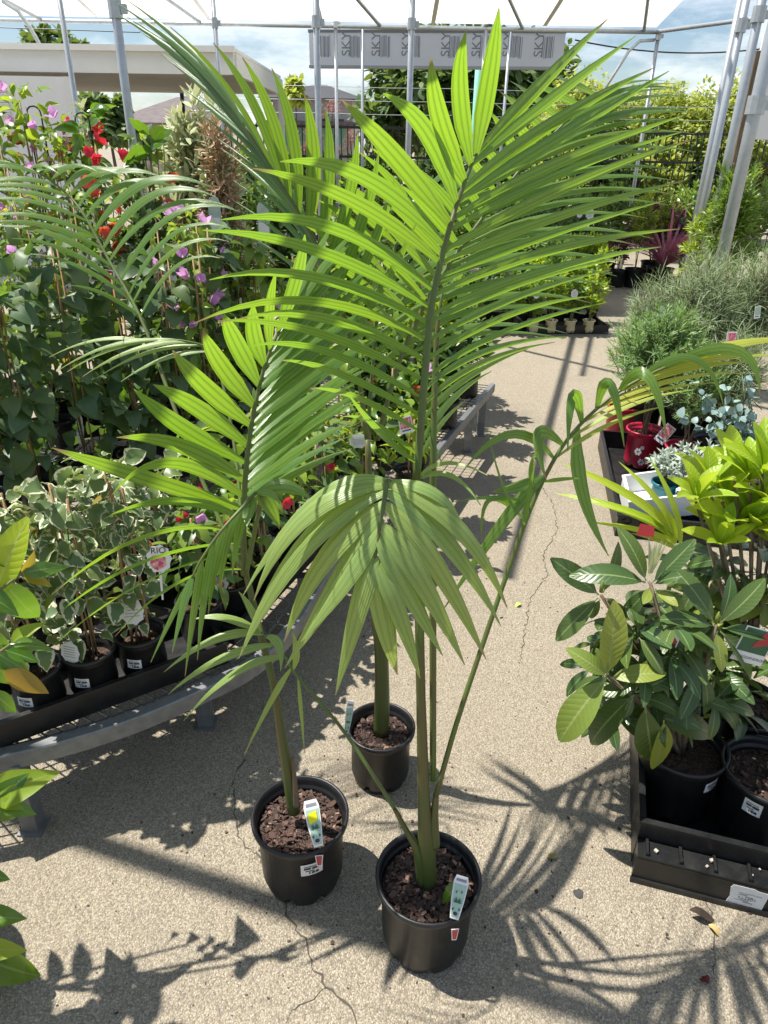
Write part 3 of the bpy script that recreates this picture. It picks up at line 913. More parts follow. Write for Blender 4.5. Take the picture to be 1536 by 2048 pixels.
# rafters going from the far edge towards the viewer, rising
for x0, dx in ((-6.2, 1.6), (-4.2, -1.0), (-2.3, -1.2), (-.15, -1.4), (1.55, -1.6), (3.0, -1.4)):
    pipe('rafter', (x0, FY, RZ2 + .01), (x0 + dx, 5.6, RZ2 + 0.62), 0.02, mids=[(x0 + dx * .5, FY - 2.3, RZ2 + .42)])
rs = MB()
nu, nv = 24, 10
vs_ = []
for j in range(nv + 1):
    for i in range(nu + 1):
        x = xl + (e2.x - xl) * i / nu
        t_ = j / nv
        y = FY - .02 - 2.5 * t_
        z = RZ2 + .045 + .66 * math.sin(t_ * .77) - 0.05 * abs(math.sin(i / nu * math.pi * 5)) * math.sin(math.pi * t_)
        vs_.append((x - o0.x, y - o0.y, z))
rs.add(vs_, [(j * (nu + 1) + i, j * (nu + 1) + i + 1, (j + 1) * (nu + 1) + i + 1, (j + 1) * (nu + 1) + i) for j in range(nv) for i in range(nu)])
rm, t, b, o = newmat('white_shade_cloth')
b.inputs['Base Color'].default_value = (0.82, 0.82, 0.8, 1)
tb = nd(t, 'ShaderNodeBsdfTranslucent', Color=(0.85, 0.85, 0.83, 1))
ms = nd(t, 'ShaderNodeMixShader', Fac=0.6)
t.links.new(b.outputs[0], ms.inputs[1]); t.links.new(tb.outputs[0], ms.inputs[2]); t.links.new(ms.outputs[0], o.inputs['Surface'])
rs.build('roof_sheet', rm, fr, smooth=True)
# sewn seams of the roof sheet and clamps at the pipe joints
for i in range(1, 8):
    x = xl + (e2.x - xl) * i / 8
    mb = MB()
    pts = [(x - o0.x, FY - .03 - 2.5 * k / 10 - o0.y, RZ2 + .038 + .66 * math.sin(k / 10 * .77) - 0.05 * abs(math.sin(i / 8 * math.pi * 5)) * math.sin(math.pi * k / 10)) for k in range(11)]
    for a_, b_ in zip(pts[:-1], pts[1:]):
        mb.bar(a_, b_, .05, .004)
    mb.build('seam', M['tin'], fr)
def clamp(p, r):
    mb = MB(); q = Vector(p) - o0
    mb.tube([q - UP * .04, q + UP * .04], r * 1.45, 10); mb.box(q + Vector((r * 1.8, 0, 0)), (.016, .012, .02)); mb.build('clamp', M['galv'], fr)
for px_, py_, Y_, r_ in ((672, 48, FY, .022), (966, 42, FY, .024), (1296, 72, FY, .024), (241, 18, 4.3, .024), (430, 46, 7.8, .02), (634, 44, 6.6, .026), (822, 48, 7.0, .025), (1441, 50, 5.6, .025), (1470, 28, 5.0, .027), (1492, 210, 4.05, .032)):
    q_ = P(px_, py_, Y_)
    ref = {672: 120, 966: 150, 1296: 200, 241: 100, 430: 50, 634: 100, 822: 100, 1441: 250, 1470: 250, 1492: 300}[px_]
    clamp((P(px_, ref, Y_).x, Y_, q_.z), r_)
# uprights
pole(241, 100, 4.3, 0.024, 3.2)
pole(127, 50, 7.2, 0.024, RZ2 + .3)
pole(430, 50, 7.8, 0.02, RZ2 + .3)
pole(634, 100, 6.6, 0.026, RZ2 + .5)
pole(822, 100, 7.0, 0.025, RZ2 + .5)
pole(672, 120, FY, 0.022, RZ2)
pole(725, 150, FY + .7, 0.02, RZ3)
pole(966, 150, FY, 0.024, RZ2)
pole(1014, 150, FY + .7, 0.02, RZ3)
pole(1296, 200, FY, 0.024, RZ2)
pole(1430, 250, 6.3, 0.026, RZ2 + .1)
pole(1441, 250, 5.6, 0.025, RZ2 + .1)
pole(1470, 250, 5.0, 0.027, RZ2 + .4)
pole(1492, 300, 4.05, 0.032, 3.3)
pipe('brace', P(1309, 80, FY), P(1150, 270, FY - .05), 0.018, mids=[P(1280, 82, FY), P(1258, 102, FY)])
pipe('brace', P(5, 2, 9.3), P(120, 160, 9.4), 0.022, mids=[P(36, 22, 9.3), P(60, 55, 9.35)])
# near overhead pipes (out of the picture above) that throw the soft shadow bars
def overhead(p0, p1, h, r):
    k = -h / SDIR.z
    a = G(*p0) + SDIR * (h / SDIR.z)
    b_ = G(*p1) + SDIR * (h / SDIR.z)
    d = (b_ - a).normalized()
    pipe('overhead_pipe', a - d * 1.6, b_ + d * 1.4, r)
overhead((0, 1622), (640, 1840), 2.95, 0.03)
overhead((1000, 690), (1210, 740), 2.95, 0.025)
overhead((1150, 660), (1085, 900), 2.9, 0.025)

# ---------------------------------------------------------------- wrapped panel with SKY lettering
sg0 = P(620, 90, 11.6); sg1 = P(1126, 110, 11.2)
SZ = (sg0.z + sg1.z) / 2
half = P(870, 60, 11.4).z - P(870, 130, 11.4).z
sg0.z = sg1.z = SZ - .0
sgt = thing('wrapped_panel', 'long pale wrapped panel printed SKY hung below the roof', 'panel', sg0)
u = (sg1 - sg0); SL = u.length; u.normalize(); sgn = u.cross(UP)
Rm = Matrix((u, -sgn, UP)).transposed()
mb = MB(); mb.box(u * SL / 2, (SL / 2, 0.05, half / 2), Rm); mb.build('panel', simple('grey_white_wrap', (0.74, 0.75, 0.76), 0.5, 0, 0.05, 4), sgt)
mb = MB(); mb.box(u * SL / 2 + UP * (half / 2 + .006), (SL / 2 + .01, 0.06, .018), Rm); mb.build('edge_trim', simple('dark_trim', (0.2, 0.2, 0.19), 0.6), sgt)
mb = MB(); mb.box(u * SL / 2 - UP * (half / 2 + .006), (SL / 2 + .01, 0.06, .016), Rm); mb.build('edge_trim', simple('grey_trim', (0.4, 0.4, 0.38), 0.6), sgt)
for fx in (0.15, 0.27, 0.39, 0.545, 0.665, 0.785, 0.905):
    put_text('sky', sgt, u * SL * fx + sgn * 0.054 + UP * .06, UP, sgn, 0.165)
k = MB()
rr = random.Random(2)
for fx in (0.03, 0.15, 0.27, 0.39, 0.545, 0.665, 0.785, 0.905):
    for j in range(8):
        xx = SL * (fx + .09) - .36 + .10 + j * 0.019 + rr.uniform(-.004, .004)
        k.box(u * xx + sgn * 0.0535 + UP * (.03 + rr.uniform(-.01, .01)), (0.0028 + .003 * (j % 3 == 0), .0012, .12), Rm)
k.build('print', M['inkgrey'], sgt)
for fx in (0.12, 0.88):
    mb = MB(); mb.tube([u * SL * fx + UP * half * .5, u * SL * fx + UP * (half * .5 + .6)], .01, 6); mb.build('hanger', M['galv'], sgt)

# ---------------------------------------------------------------- white canopy and hut on the left
c0, c1 = P(468, 120, 8.6), P(562, 170, 12.2)
zt_ = 1.52 + (P(468, 104, 8.6).z - 1.52); zb_ = P(468, 150, 8.6).z
hut = thing('white_awning', 'cream metal awning with a deep fascia behind the flowers at left', 'awning', (c0.x, c0.y, 0))
h0 = Vector((c0.x, c0.y, 0))
dirn = (Vector((c1.x, c1.y, 0)) - h0).normalized()
W_ = 9.0; dp = (Vector((c1.x, c1.y, 0)) - h0).length
A0, A1 = h0, h0 + Vector((-W_, 0.35, 0))
A2, A3 = A1 + dirn * dp, h0 + dirn * dp
def wallbox(nm, a, b, z0, z1, th, mat, parent, org):
    mb = MB()
    a, b = Vector((a.x, a.y, 0)), Vector((b.x, b.y, 0))
    mb.bar(a + UP * (z0 + z1) / 2 - org, b + UP * (z0 + z1) / 2 - org, th, z1 - z0)
    return mb.build(nm, M[mat], parent)
wallbox('front_fascia', A1, A0, zb_, zt_, .05, 'tin', hut, h0)
wallbox('side_fascia', A0 + dirn * .03, A3, zb_, zt_ - .003, .05, 'tin', hut, h0)
wallbox('gutter', A1 - Vector((0, .05, 0)), A0 - Vector((-.02, .05, 0)), zt_ - .01, zt_ + .045, .06, 'tin', hut, h0)
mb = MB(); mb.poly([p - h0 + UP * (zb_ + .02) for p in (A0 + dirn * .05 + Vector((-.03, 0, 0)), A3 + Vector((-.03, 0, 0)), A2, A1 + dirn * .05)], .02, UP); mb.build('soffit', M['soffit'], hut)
for i in range(16):
    f0, f1 = i / 16, (i + .8) / 16
    mb = MB(); q = [A0.lerp(A1, f0), A3.lerp(A2, f0), A3.lerp(A2, f1), A0.lerp(A1, f1)]
    mb.poly([p - h0 + UP * (zt_ + .03) for p in q], .03, UP); mb.build('roof_sheet', M['tin'], hut)
for p in (A3 + Vector((.0, -.1, 0)), A0.lerp(A3, .98) + Vector((-3.2, 0, 0))):
    mb = MB(); mb.bar(p - h0, p - h0 + UP * (zb_), .075, .075); mb.build('post', M['tin'], hut)
hw = P(-30, 200, 8.35)
hutw = thing('white_hut', 'white walled hut with a louvred vent under the awning at left', 'hut', (hw.x, hw.y, 0))
ho = Vector((hw.x, hw.y, 0))
wx1 = P(138, 200, 8.35).x - ho.x
wx0 = -4.0
mb = MB(); hz_ = P(60, 152, 8.35).z; mb.box((wx0 / 2 + wx1 / 2, .1, hz_ / 2), ((wx1 - wx0) / 2, .1, hz_ / 2)); mb.build('wall', M['wallw'], hutw)
mb = MB(); mb.box((wx1 + .02, 0.0, hz_ / 2), (.03, .03, hz_ / 2)); mb.build('corner_trim', M['tin'], hutw)
vx = P(8, 175, 8.35).x - ho.x
for i in range(7):
    mb = MB(); mb.box((vx - .12, -.015, hz_ - .08 - i * .045), (.14, .012, .018), Matrix.Rotation(.5, 3, 'X')); mb.build('vent_slat', M['tin'], hutw)

# ---------------------------------------------------------------- fence
fy = 12.6
fz = P(760, 250, fy).z
fen = thing('picket_fence', 'black metal picket fence with wire strands along the back', 'fence', (0, fy, 0))
mb = MB(); mb.box((0, 0, fz / 2), (.008, .008, fz / 2)); pk = mb.mesh('picket', M['blackmetal'])
fx0, fx1 = -3.2, 7.2
n = 104
for i in range(n):
    x = fx0 + (fx1 - fx0) * i / (n - 1)
    link('picket', pk, fen, (x, (x * .04), 0.004))
for z in (fz - .04, .25, fz - .45):
    mb = MB(); mb.bar((fx0, fx0 * .04 + .012, z), (fx1, fx1 * .04 + .012, z), .02, .035); mb.build('rail', M['blackmetal'], fen)
for i in range(6):
    x = fx0 + (fx1 - fx0) * i / 5
    mb = MB(); mb.bar((x, x * .04 + .05, 0), (x, x * .04 + .05, fz + .55), .05, .05); mb.build('post', M['blackmetal'], fen)
for j in range(3):
    mb = MB(); mb.tube([(fx0 + (fx1 - fx0) * i / 10, .05 + (fx0 + (fx1 - fx0) * i / 10) * .04, fz + .15 + j * .18 - .01 * (i % 2)) for i in range(11)], .004, 4); mb.build('wire', M['galv'], fen)

# ---------------------------------------------------------------- houses beyond
def house(name, label, x0, x1, ybase, yeave, yridge, Y, wallm, roofm, band=None):
    a, b = P(x0, yeave, Y), P(x1, yeave, Y)
    zr = P((x0 + x1) / 2, yridge, Y + 2).z
    c = (a + b) / 2; c.z = 0
    wd = (b.x - a.x); ze = a.z
    t = thing(name, label, 'house', c)
    mb = MB(); mb.box((0, 3, ze / 2), (wd / 2, 3, ze / 2)); mb.build('wall', M[wallm], t)
    ov = .5
    mb = MB()
    q = [(-wd / 2 - ov, -ov, ze), (wd / 2 + ov, -ov, ze), (wd / 2 + ov, 6 + ov, ze), (-wd / 2 - ov, 6 + ov, ze), (-wd * .1, 3, zr), (wd * .1, 3, zr)]
    mb.add(q, [(0, 1, 5, 4), (1, 2, 5), (2, 3, 4, 5), (3, 0, 4), (0, 3, 2, 1)])
    mb.build('roof', M[roofm], t)
    for fx in (-.28, .1, .33):
        wb = MB(); wb.box((fx * wd, -.02, ze * .62), (wd * .06, .04, ze * .16)); wo = wb.build('window', M['glass'], t)
        wb = MB(); wb.box((fx * wd, -.05, ze * .62 - ze * .17), (wd * .07, .05, .05)); wb.build('sill', M['render'], wo)
    if band:
        mb = MB(); mb.box((0, -.9, ze * band[0]), (wd / 2 + .3, .9, .06)); mb.build('awning', M['rooftile'], t)
        mb = MB(); mb.box((0, -.04, ze * band[1]), (wd / 2 - .3, .05, ze * .14)); mb.build('shopfront', M['mint'], t)
    return t
house('house', 'pale house with a dark hipped roof and mint wall beyond the fence', 545, 705, 250, 196, 166, 30, 'render', 'darkroof', (.72, .55))
house('house', 'house with grey tiled roof beyond the fence, behind the red flowers', 255, 385, 300, 245, 190, 24, 'render', 'rooftile')

# ---------------------------------------------------------------- trees
def tree(name, label, px, pbase, Y, ptop, wpx, mat, n, leaf, seed, group=None, trunk_h=None, ry=None, shell=.35, low=-.75):
    r = random.Random(seed)
    top = P(px, ptop, Y)
    wd = (P(px + wpx, ptop, Y).x - top.x)
    x = top.x
    zb = P(px, pbase, Y).z
    t = thing(name, label, 'tree', (x, Y, 0), group)
    zc, rz = (top.z + zb) / 2, (top.z - zb) / 2
    rad = Vector((wd, ry or wd * .7, rz))
    B, D, N, S = [], [], [], []
    cl = []
    for _ in range(n // 60):
        while True:
            d = rv(r)
            if d.z > low:
                break
        q = (shell + (1 - shell) * r.random() ** .5)
        cl.append((Vector((d.x * rad.x, d.y * rad.y, d.z * rad.z)) * q * r.uniform(.8, 1.06), r.uniform(.55, 1.3)))
    cs = min(wd, rz) * .26
    for c, s in cl:
        for _ in range(60):
            d = rv(r)
            o_ = Vector((d.x * 1.2, d.y * 1.2, d.z * .8)) * cs * s * r.random() ** .5
            B.append(c + o_ + UP * zc); D.append(d + rv(r) * .7 + Vector((0, 0, -.2))); N.append(UP + d * .8 + rv(r) * .5); S.append(leaf * r.uniform(.6, 1.3))
    joined('crown', (B, D, N, S), M[mat], 'oval', .55, .2, t)
    mb = MB()
    mb.tube([(0, 0, 0), (wd * .03, .05, zb * .6), (-wd * .02, 0, max(zc, .3))], [rz * .09, rz * .065, rz * .03], 8)
    for c, s in cl[:14]:
        st = Vector((0, 0, max(zc - rz * .75, .2)))
        mb.tube([st, (st + c + UP * zc) / 2 + UP * rz * .08, c + UP * zc], [rz * .035, rz * .022, rz * .008], 5)
    mb.build('trunk', M['bark'], t, smooth=True)
    return t
tree('tree', 'large dark leafy tree behind the SKY panel', 900, 330, 19, 58, 180, 'tree', 15000, .24, 11, ry=2.0)
tree('tree', 'dark tree beside the first, right of the green fence post', 1050, 330, 20, 84, 120, 'tree', 9000, .24, 12, ry=2.0)
tree('tree', 'distant tree top peeking over the white awning', 95, 170, 26, 68, 75, 'tree', 3000, .3, 13)
tree('tree', 'dark tree seen between the hut wall and the pole', 205, 300, 22, 170, 50, 'tree', 1800, .25, 14)
tree('tree', 'small pale tree in front of the distant house', 590, 215, 24, 160, 30, 'hedge', 700, .2, 15)
G_ = 'sunlit hedge trees behind the fence'
tree('hedge_tree', 'yellow green hedge tree behind the fence, leftmost of the row', 1180, 400, 14.2, 152, 105, 'hedge', 15000, .075, 16, G_, ry=.7)
tree('hedge_tree', 'tallest sunlit hedge tree behind the fence between the grey poles', 1320, 420, 14.6, 148, 110, 'hedge', 16000, .075, 17, G_, ry=.7)
tree('hedge_tree', 'hedge tree behind the thick poles at the right edge', 1470, 420, 14.0, 156, 100, 'hedge', 13000, .075, 18, G_, ry=.7)
tree('hedge_tree', 'shadowy green hedge tree low behind the picket fence', 1060, 380, 14.8, 250, 120, 'tree', 9000, .08, 19, G_, ry=.7)
# mint post behind the panel and conduit boards at the right edge
pp = P(948, 300, 11.9); mb = MB(); mb.tube([(0, 0, 0), (0, 0, 2.9)], .06, 12)
tagged(mb.build('green_post', M['mint'], None, (pp.x, pp.y, 0), True), 'thick mint green post behind the big palm frond', 'post')
bd = thing('sign_board', 'dark edged white board on steel posts at the upper right edge', 'board', (P(1510, 200, 6.6).x, 6.6, 0))
bo = bd.location.copy()
for (x0, m_, wd) in ((1496, 'wood', .05), (1510, 'galv', .045)):
    q = P(x0, 200, 6.6)
    mb = MB(); mb.bar(Vector((q.x, q.y, 0)) - bo, Vector((q.x, q.y, 2.2)) - bo, wd, wd); mb.build('post', M[m_], bd)
q = P(1530, 150, 6.6); mb = MB(); mb.box(Vector((q.x + .12, q.y, 1.95)) - bo, (.2, .012, .36)); mb.build('panel', M['white'], bd)
# power lines
for (a, b_, s, lb) in (((0, 55, 20), (280, 65, 20), .0, 'thin cable crossing the sky at upper left'), ((1150, 80, 14), (1540, 96, 14), .12, 'sagging cable across the sky at upper right')):
    A_, B_ = P(*a), P(*b_)
    mb = MB(); mb.tube([A_.lerp(B_, i / 12) - A_ - UP * s * 4 * (i / 12) * (1 - i / 12) for i in range(13)], .012, 5)
    tagged(mb.build('overhead_cable', M['blackmetal'], None, A_), lb, 'cable')

def crumbs(cen, n, rad, seed):
    r = random.Random(seed)
    mb = MB()
    for i in range(n):
        a, q = r.uniform(0, 6.283), rad * r.random() ** .5
        p = Vector((cen[0] + math.cos(a) * q * 1.3, cen[1] + math.sin(a) * q, 0))
        s_ = r.uniform(.0007, .0024) * (1.8 if r.random() < .08 else 1)
        mb.box(p + UP * s_ * .4, (s_ * r.uniform(.6, 1.5), s_ * r.uniform(.5, 1), s_ * .45), Matrix.Rotation(r.uniform(0, 3), 3, 'Z'))
    o = mb.build('soil_crumbs', M['chips'])
    o['kind'] = 'stuff'
    return o
crumbs(G(1150, 1700), 150, .34, 1)
crumbs(G(760, 1750), 180, .38, 2)
crumbs(G(300, 1720), 120, .4, 3)
crumbs(G(1060, 1250), 160, .5, 4)

# ================================================================== PALMS
def zdepth(p):
    return (p - CAM).dot(_F)
def blade(parent, org, base, mid, tip, w_, add, mat, sharp=1.0, nseg=11, name='leaflet', fold=0.10, kink=False, seed=0):
    """one palm leaflet: curved, keeled strip, sharp tip"""
    r = random.Random(seed)
    ctrl = mid * 2 - (base + tip) / 2
    v, uv, fc = [], [], []
    px_ = None
    for i in range(nseg + 1):
        t = i / nseg
        p = base * (1 - t) ** 2 + ctrl * 2 * t * (1 - t) + tip * t * t
        tg = ((ctrl - base) * (1 - t) + (tip - ctrl) * t).normalized()
        n = (CAM - p).normalized() + add
        n = (n - tg * n.dot(tg))
        if n.length < .15:
            n = tg.orthogonal()
        n.normalize()
        x = tg.cross(n)
        if px_ is not None and x.dot(px_) < 0:
            x = -x
        if px_ is not None:
            x = (x * .6 + px_ * .4).normalized()
        px_ = x
        n = x.cross(tg)
        prof = min(1.0, 0.34 + t * 2.6) * (1 - max(0, (t - .30) / .70) ** (1.7 * sharp))
        hw = max(w_ / 2 * prof, 0.0006)
        for k, s in enumerate((-1, 0, 1)):
            v.append(p - base + x * s * hw - n * (abs(s) * fold * hw * 2) + n * (r.uniform(-.02, .02) * hw if s else 0))
            uv.append((k / 2, t))
    for i in range(nseg):
        for k in range(2):
            a = i * 3 + k
            fc.append((a, a + 1, a + 4, a + 3))
    mb = MB()
    mb.add(v, fc, uv)
    return mb.build(name, mat, parent, base - org, True)

def frond(root, rach, r0, r1, sets, seed=0, bare=None):
    """rach: (px,py,Y) controls. sets: list of (leaflet rows, options)"""
    org = root.location
    rnd = random.Random(seed)
    cp = spline([Vector(q) for q in rach], 70)
    pts = [P(q.x, q.y, q.z) for q in cp]
    mb = MB()
    m = len(pts)
    mb.tube([p - org for p in pts[::2]], [r0 + (r1 - r0) * (i / (m / 2)) for i in range(len(pts[::2]))], 7)
    fo = mb.build('frond', M['petiole'], root, None, True)
    for rows, op in sets:
        n = op.get('n')
        if n:
            rows2 = []
            for i in range(n):
                u_ = i / (n - 1) * (len(rows) - 1)
                k = min(int(u_), len(rows) - 2)
                f = u_ - k
                a, b = rows[k], rows[k + 1]
                rows2.append(tuple(x * (1 - f) + y * f for x, y in zip(a[:5], b[:5])))
            rows2 = [(q[0], q[1], q[2] + rnd.uniform(-12, 12), q[3] + rnd.uniform(-9, 9), q[4] * rnd.uniform(.85, 1.12)) for q in rows2]
            rows = rows2
        for i, q in enumerate(rows):
            bx, by, tx, ty, wp = q[:5]
            k = min(range(m), key=lambda j: (cp[j].x - bx) ** 2 + (cp[j].y - by) ** 2)
            Yb = cp[k].z
            base = pts[k]
            tx += rnd.uniform(-7, 7); ty += rnd.uniform(-6, 6)
            dY = op.get('dY', 0.0) + rnd.uniform(-.03, .03)
            tip = P(tx, ty, Yb + dY)
            L = math.hypot(tx - bx, ty - by)
            if len(q) >= 7:
                mxp, myp = q[5], q[6]
            else:
                ar = op.get('arch', .08)
                mxp, myp = (bx + tx) / 2 + op.get('ax', 0) * L, (by + ty) / 2 - ar * L
            mid = P(mxp, myp, Yb + dY * op.get('mf', .4) + op.get('mY', 0))
            wd = wp * op.get('ws', .9) * zdepth(mid) / FPX
            blade(fo, org, base, mid, tip, wd, Vector(op.get('add', (0, 0, 0))) + rv(rnd) * op.get('jit', .12), M[op.get('mat', 'palm')], op.get('sharp', 1.0), seed=seed * 100 + i, fold=op.get('fold', .1))
    return fo

def palm_tag(root, bottom, top, wd, yellow, seed=0, tail=True):
    org = root.location
    d = (top - bottom); h = d.length
    nrm = (CAM - bottom).normalized()
    c = bottom - org
    out = [(-wd * .30, 0), (wd * .30, 0), (wd * .46, h * .45), (wd * .52, h * .86), (wd * .4, h), (-wd * .4, h), (-wd * .52, h * .86), (-wd * .46, h * .45)]
    t, x, y, z = plate(root, c, d, nrm, out, M['white'], .0012, 'plant_tag')
    q = c + z * .0012
    plate(t, q, d, nrm, [(-wd * .24, h * .05), (wd * .24, h * .05), (wd * .38, h * .45), (wd * .43, h * .80), (-wd * .43, h * .80), (-wd * .38, h * .45)], M['greenprint'], .0006, 'picture')
    plate(t, q, d, nrm, [(-wd * .36, h * .87), (wd * .36, h * .87), (wd * .34, h * .93), (-wd * .34, h * .93)], M['inkgrey'], .0006, 'print')
    q2 = c + z * .0022
    mb = MB()
    for a in (-1.1, -.75, -.4, .4, .75, 1.1, -1.5, 1.5):
        b0 = Vector((0, h * .38)); L = wd * .34
        tip = b0 + Vector((math.sin(a) * L, math.cos(a) * L * 1.2))
        nn = Vector((math.cos(a), -math.sin(a))) * wd * .035
        mb.poly([q2 + x * p.x + y * p.y for p in (b0, (b0 + tip) / 2 + nn, tip, (b0 + tip) / 2 - nn)], .0005, z)
    for (a, b_) in ((-.3, .22), (.3, .24), (-.26, .62), (.25, .64)):
        mb.poly([q2 + x * (wd * a * 1.0) + y * h * b_, q2 + x * (wd * a * .5) + y * h * (b_ + .04), q2 + x * (wd * a * .6) + y * h * (b_ - .04)], .0005, z)
    mb.build('palm_picture', M['darkprint'], t)
    plate(t, q2, d, nrm, [(wd * .16 * math.cos(k * .785), h * .13 + wd * .12 * math.sin(k * .785)) for k in range(8)], M['ink'], .0005, 'pot_picture')
    if yellow:
        plate(t, q2 + z * .001, d, nrm, [(-wd * .32, h * .5), (wd * .26, h * .55), (wd * .24, h * .76), (-wd * .34, h * .71)], M['yellow'], .0004, 'yellow_sticker')
    if tail:
        n2 = Vector((.1, -1, .35))
        plate(t, c + Vector((.002, -.012, -.012)), UP, n2, [(-wd * .27, 0), (-wd * .16, -.034), (wd * .16, -.034), (wd * .27, 0)], M['white'], .001, 'tag_end')
        plate(t, c + Vector((.002, -.0135, -.0115)), UP, n2, [(-wd * .2, -.002), (-wd * .12, -.030), (wd * .12, -.030), (wd * .2, -.002)], M['redprint'], .0006, 'red_end')
    return t

def stemtube(root, ctl, rad, name='stem', mat='palmstem', n=12):
    mb = MB()
    k = 24
    pts = spline([P(*c) for c in ctl], k)
    m = len(rad) - 1
    rr_ = []
    for i in range(k):
        u_ = i / (k - 1) * m
        j = min(int(u_), m - 1)
        rr_.append(rad[j] + (rad[j + 1] - rad[j]) * (u_ - j))
    mb.tube([p - root.location for p in pts], rr_, n)
    return mb.build(name, M[mat], root, None, True)

PR, PH = 0.1075, 0.2
p1c = G(857, 1748, PH); p1 = thing('potted_palm', 'front palm in the nearest black pot, tag at its right rim', 'palm', (p1c.x, p1c.y, 0), 'potted palms in the aisle')
p2c = G(600, 1626, PH); p2 = thing('potted_palm', 'left palm in a black pot, its tag bearing a yellow sticker', 'palm', (p2c.x, p2c.y, 0), 'potted palms in the aisle')
p3c = G(762, 1450, .178); p3 = thing('potted_palm', 'rear palm in the smaller black pot behind the other two', 'palm', (p3c.x, p3c.y, 0), 'potted palms in the aisle')
for rt, R, H, sd in ((p1, PR, PH, 1), (p2, PR, PH, 2), (p3, .089, .178, 3)):
    po = pot(rt, R, H)
    po.rotation_euler.z = sd * 1.3
    bark(po, R, H, 800, sd)
Y1, Y2, Y3 = p1c.y, p2c.y, p3c.y
# ---- stems
stemtube(p1, [(856, 1770, Y1), (853, 1690, Y1), (848, 1600, Y1), (842, 1400, Y1), (838, 1200, Y1 + .01), (833, 960, Y1 + .03)], [.0185, .0175, .012, .0082, .0075, .0066])
stemtube(p1, [(845, 1765, Y1 - .005), (834, 1700, Y1 - .005), (815, 1665, Y1), (790, 1620, Y1)], [.012, .009, .006, .004], 'leaf_sheath')
stemtube(p1, [(868, 1690, Y1), (868, 1640, Y1), (872, 1590, Y1)], [.012, .009, .0055], 'leaf_sheath')
stemtube(p2, [(588, 1622, Y2), (575, 1540, Y2), (562, 1465, Y2), (547, 1370, Y2), (518, 1255, Y2 + .01), (488, 1130, Y2 + .02)], [.015, .0128, .0095, .0074, .007, .0055])
stemtube(p2, [(592, 1610, Y2 - .01), (590, 1570, Y2 - .012), (586, 1515, Y2 - .012)], [.008, .006, .003], 'leaf_sheath', 'wood')
stemtube(p3, [(762, 1465, Y3), (764, 1400, Y3), (762, 1300, Y3), (752, 1220, Y3), (742, 1050, Y3 + .01), (735, 880, Y3 + .03)], [.021, .0195, .0165, .013, .010, .0062])
# ---- front palm, big upright frond
a1, a2 = Y1 + .03, Y1 + .17
F1r = [(833, 960, a1), (846, 800, a1 + .03), (862, 620, a1 + .07), (880, 530, a1 + .09), (897, 465, a1 + .1), (914, 408, a1 + .12), (937, 345, a1 + .13), (955, 303, a2)]
F1L = [(954, 312, 1003, 12, 44, 978, 165), (946, 334, 930, 58, 42, 921, 190), (934, 362, 866, 116, 44, 882, 245), (915, 410, 770, 190, 42, 858, 272),
       (902, 450, 690, 196, 46, 795, 318), (888, 495, 557, 318, 40, 740, 362), (880, 530, 505, 332, 36, 715, 408), (868, 585, 445, 436, 32, 680, 462),
       (863, 618, 402, 462, 30, 650, 508), (859, 650, 420, 560, 28, 640, 558), (854, 690, 385, 642, 26, 630, 604), (850, 728, 478, 632, 26, 660, 640),
       (847, 765, 430, 648, 22, 640, 668), (843, 800, 500, 698, 20, 660, 706), (841, 835, 560, 722, 18, 690, 752), (838, 868, 620, 782, 16, 725, 800), (836, 905, 680, 830, 14, 752, 850), (834, 935, 700, 790, 16, 765, 870)]
F1R = [(954, 318, 1221, 37, 40, 1090, 165), (948, 335, 1275, 72, 34, 1110, 195), (925, 385, 1316, 130, 36, 1110, 245), (918, 402, 1345, 148, 38, 1125, 272), (906, 440, 1370, 228, 32, 1130, 322),
       (900, 462, 1363, 266, 24, 1130, 345), (888, 505, 1386, 278, 32, 1140, 372), (884, 528, 1364, 356, 26, 1130, 430), (878, 560, 1330, 396, 22, 1100, 470), (872, 590, 1360, 452, 26, 1110, 500),
       (866, 625, 1325, 496, 24, 1100, 540), (862, 655, 1245, 514, 22, 1060, 560), (858, 690, 1215, 540, 20, 1040, 592), (854, 720, 1185, 588, 20, 1020, 630), (850, 752, 1213, 610, 18, 1010, 664),
       (847, 785, 1128, 668, 18, 980, 700), (844, 815, 1103, 684, 18, 960, 728), (841, 850, 1060, 700, 18, 930, 760), (838, 890, 985, 745, 20, 905, 800), (836, 925, 930, 800, 16, 882, 850)]
F1X = [(836, 955, 975, 946, 12, 890, 926), (836, 958, 966, 1012, 14, 900, 950)]
frond(p1, F1r, .0066, .0022, [(F1L, dict(dY=-.22, add=(.4, 0, -.7), sharp=1.5, mY=.015)), ([(q[0], q[1], q[2], q[3], q[4] * .86) + q[5:] for q in F1R], dict(dY=.26, add=(.5, 0, -.15), sharp=1.2, fold=.2)), (F1X, dict(dY=-.04, add=(0, 0, .6), mat='palm_old'))], 1)
# second spear beside the rachis
stemtube(p1, [(866, 1560, Y1 + .01), (866, 1300, Y1 + .03), (866, 960, Y1 + .06), (872, 700, Y1 + .1), (885, 580, Y1 + .12)], [.006, .006, .0055, .004, .002], 'spear_leaf', 'petiole', 8)
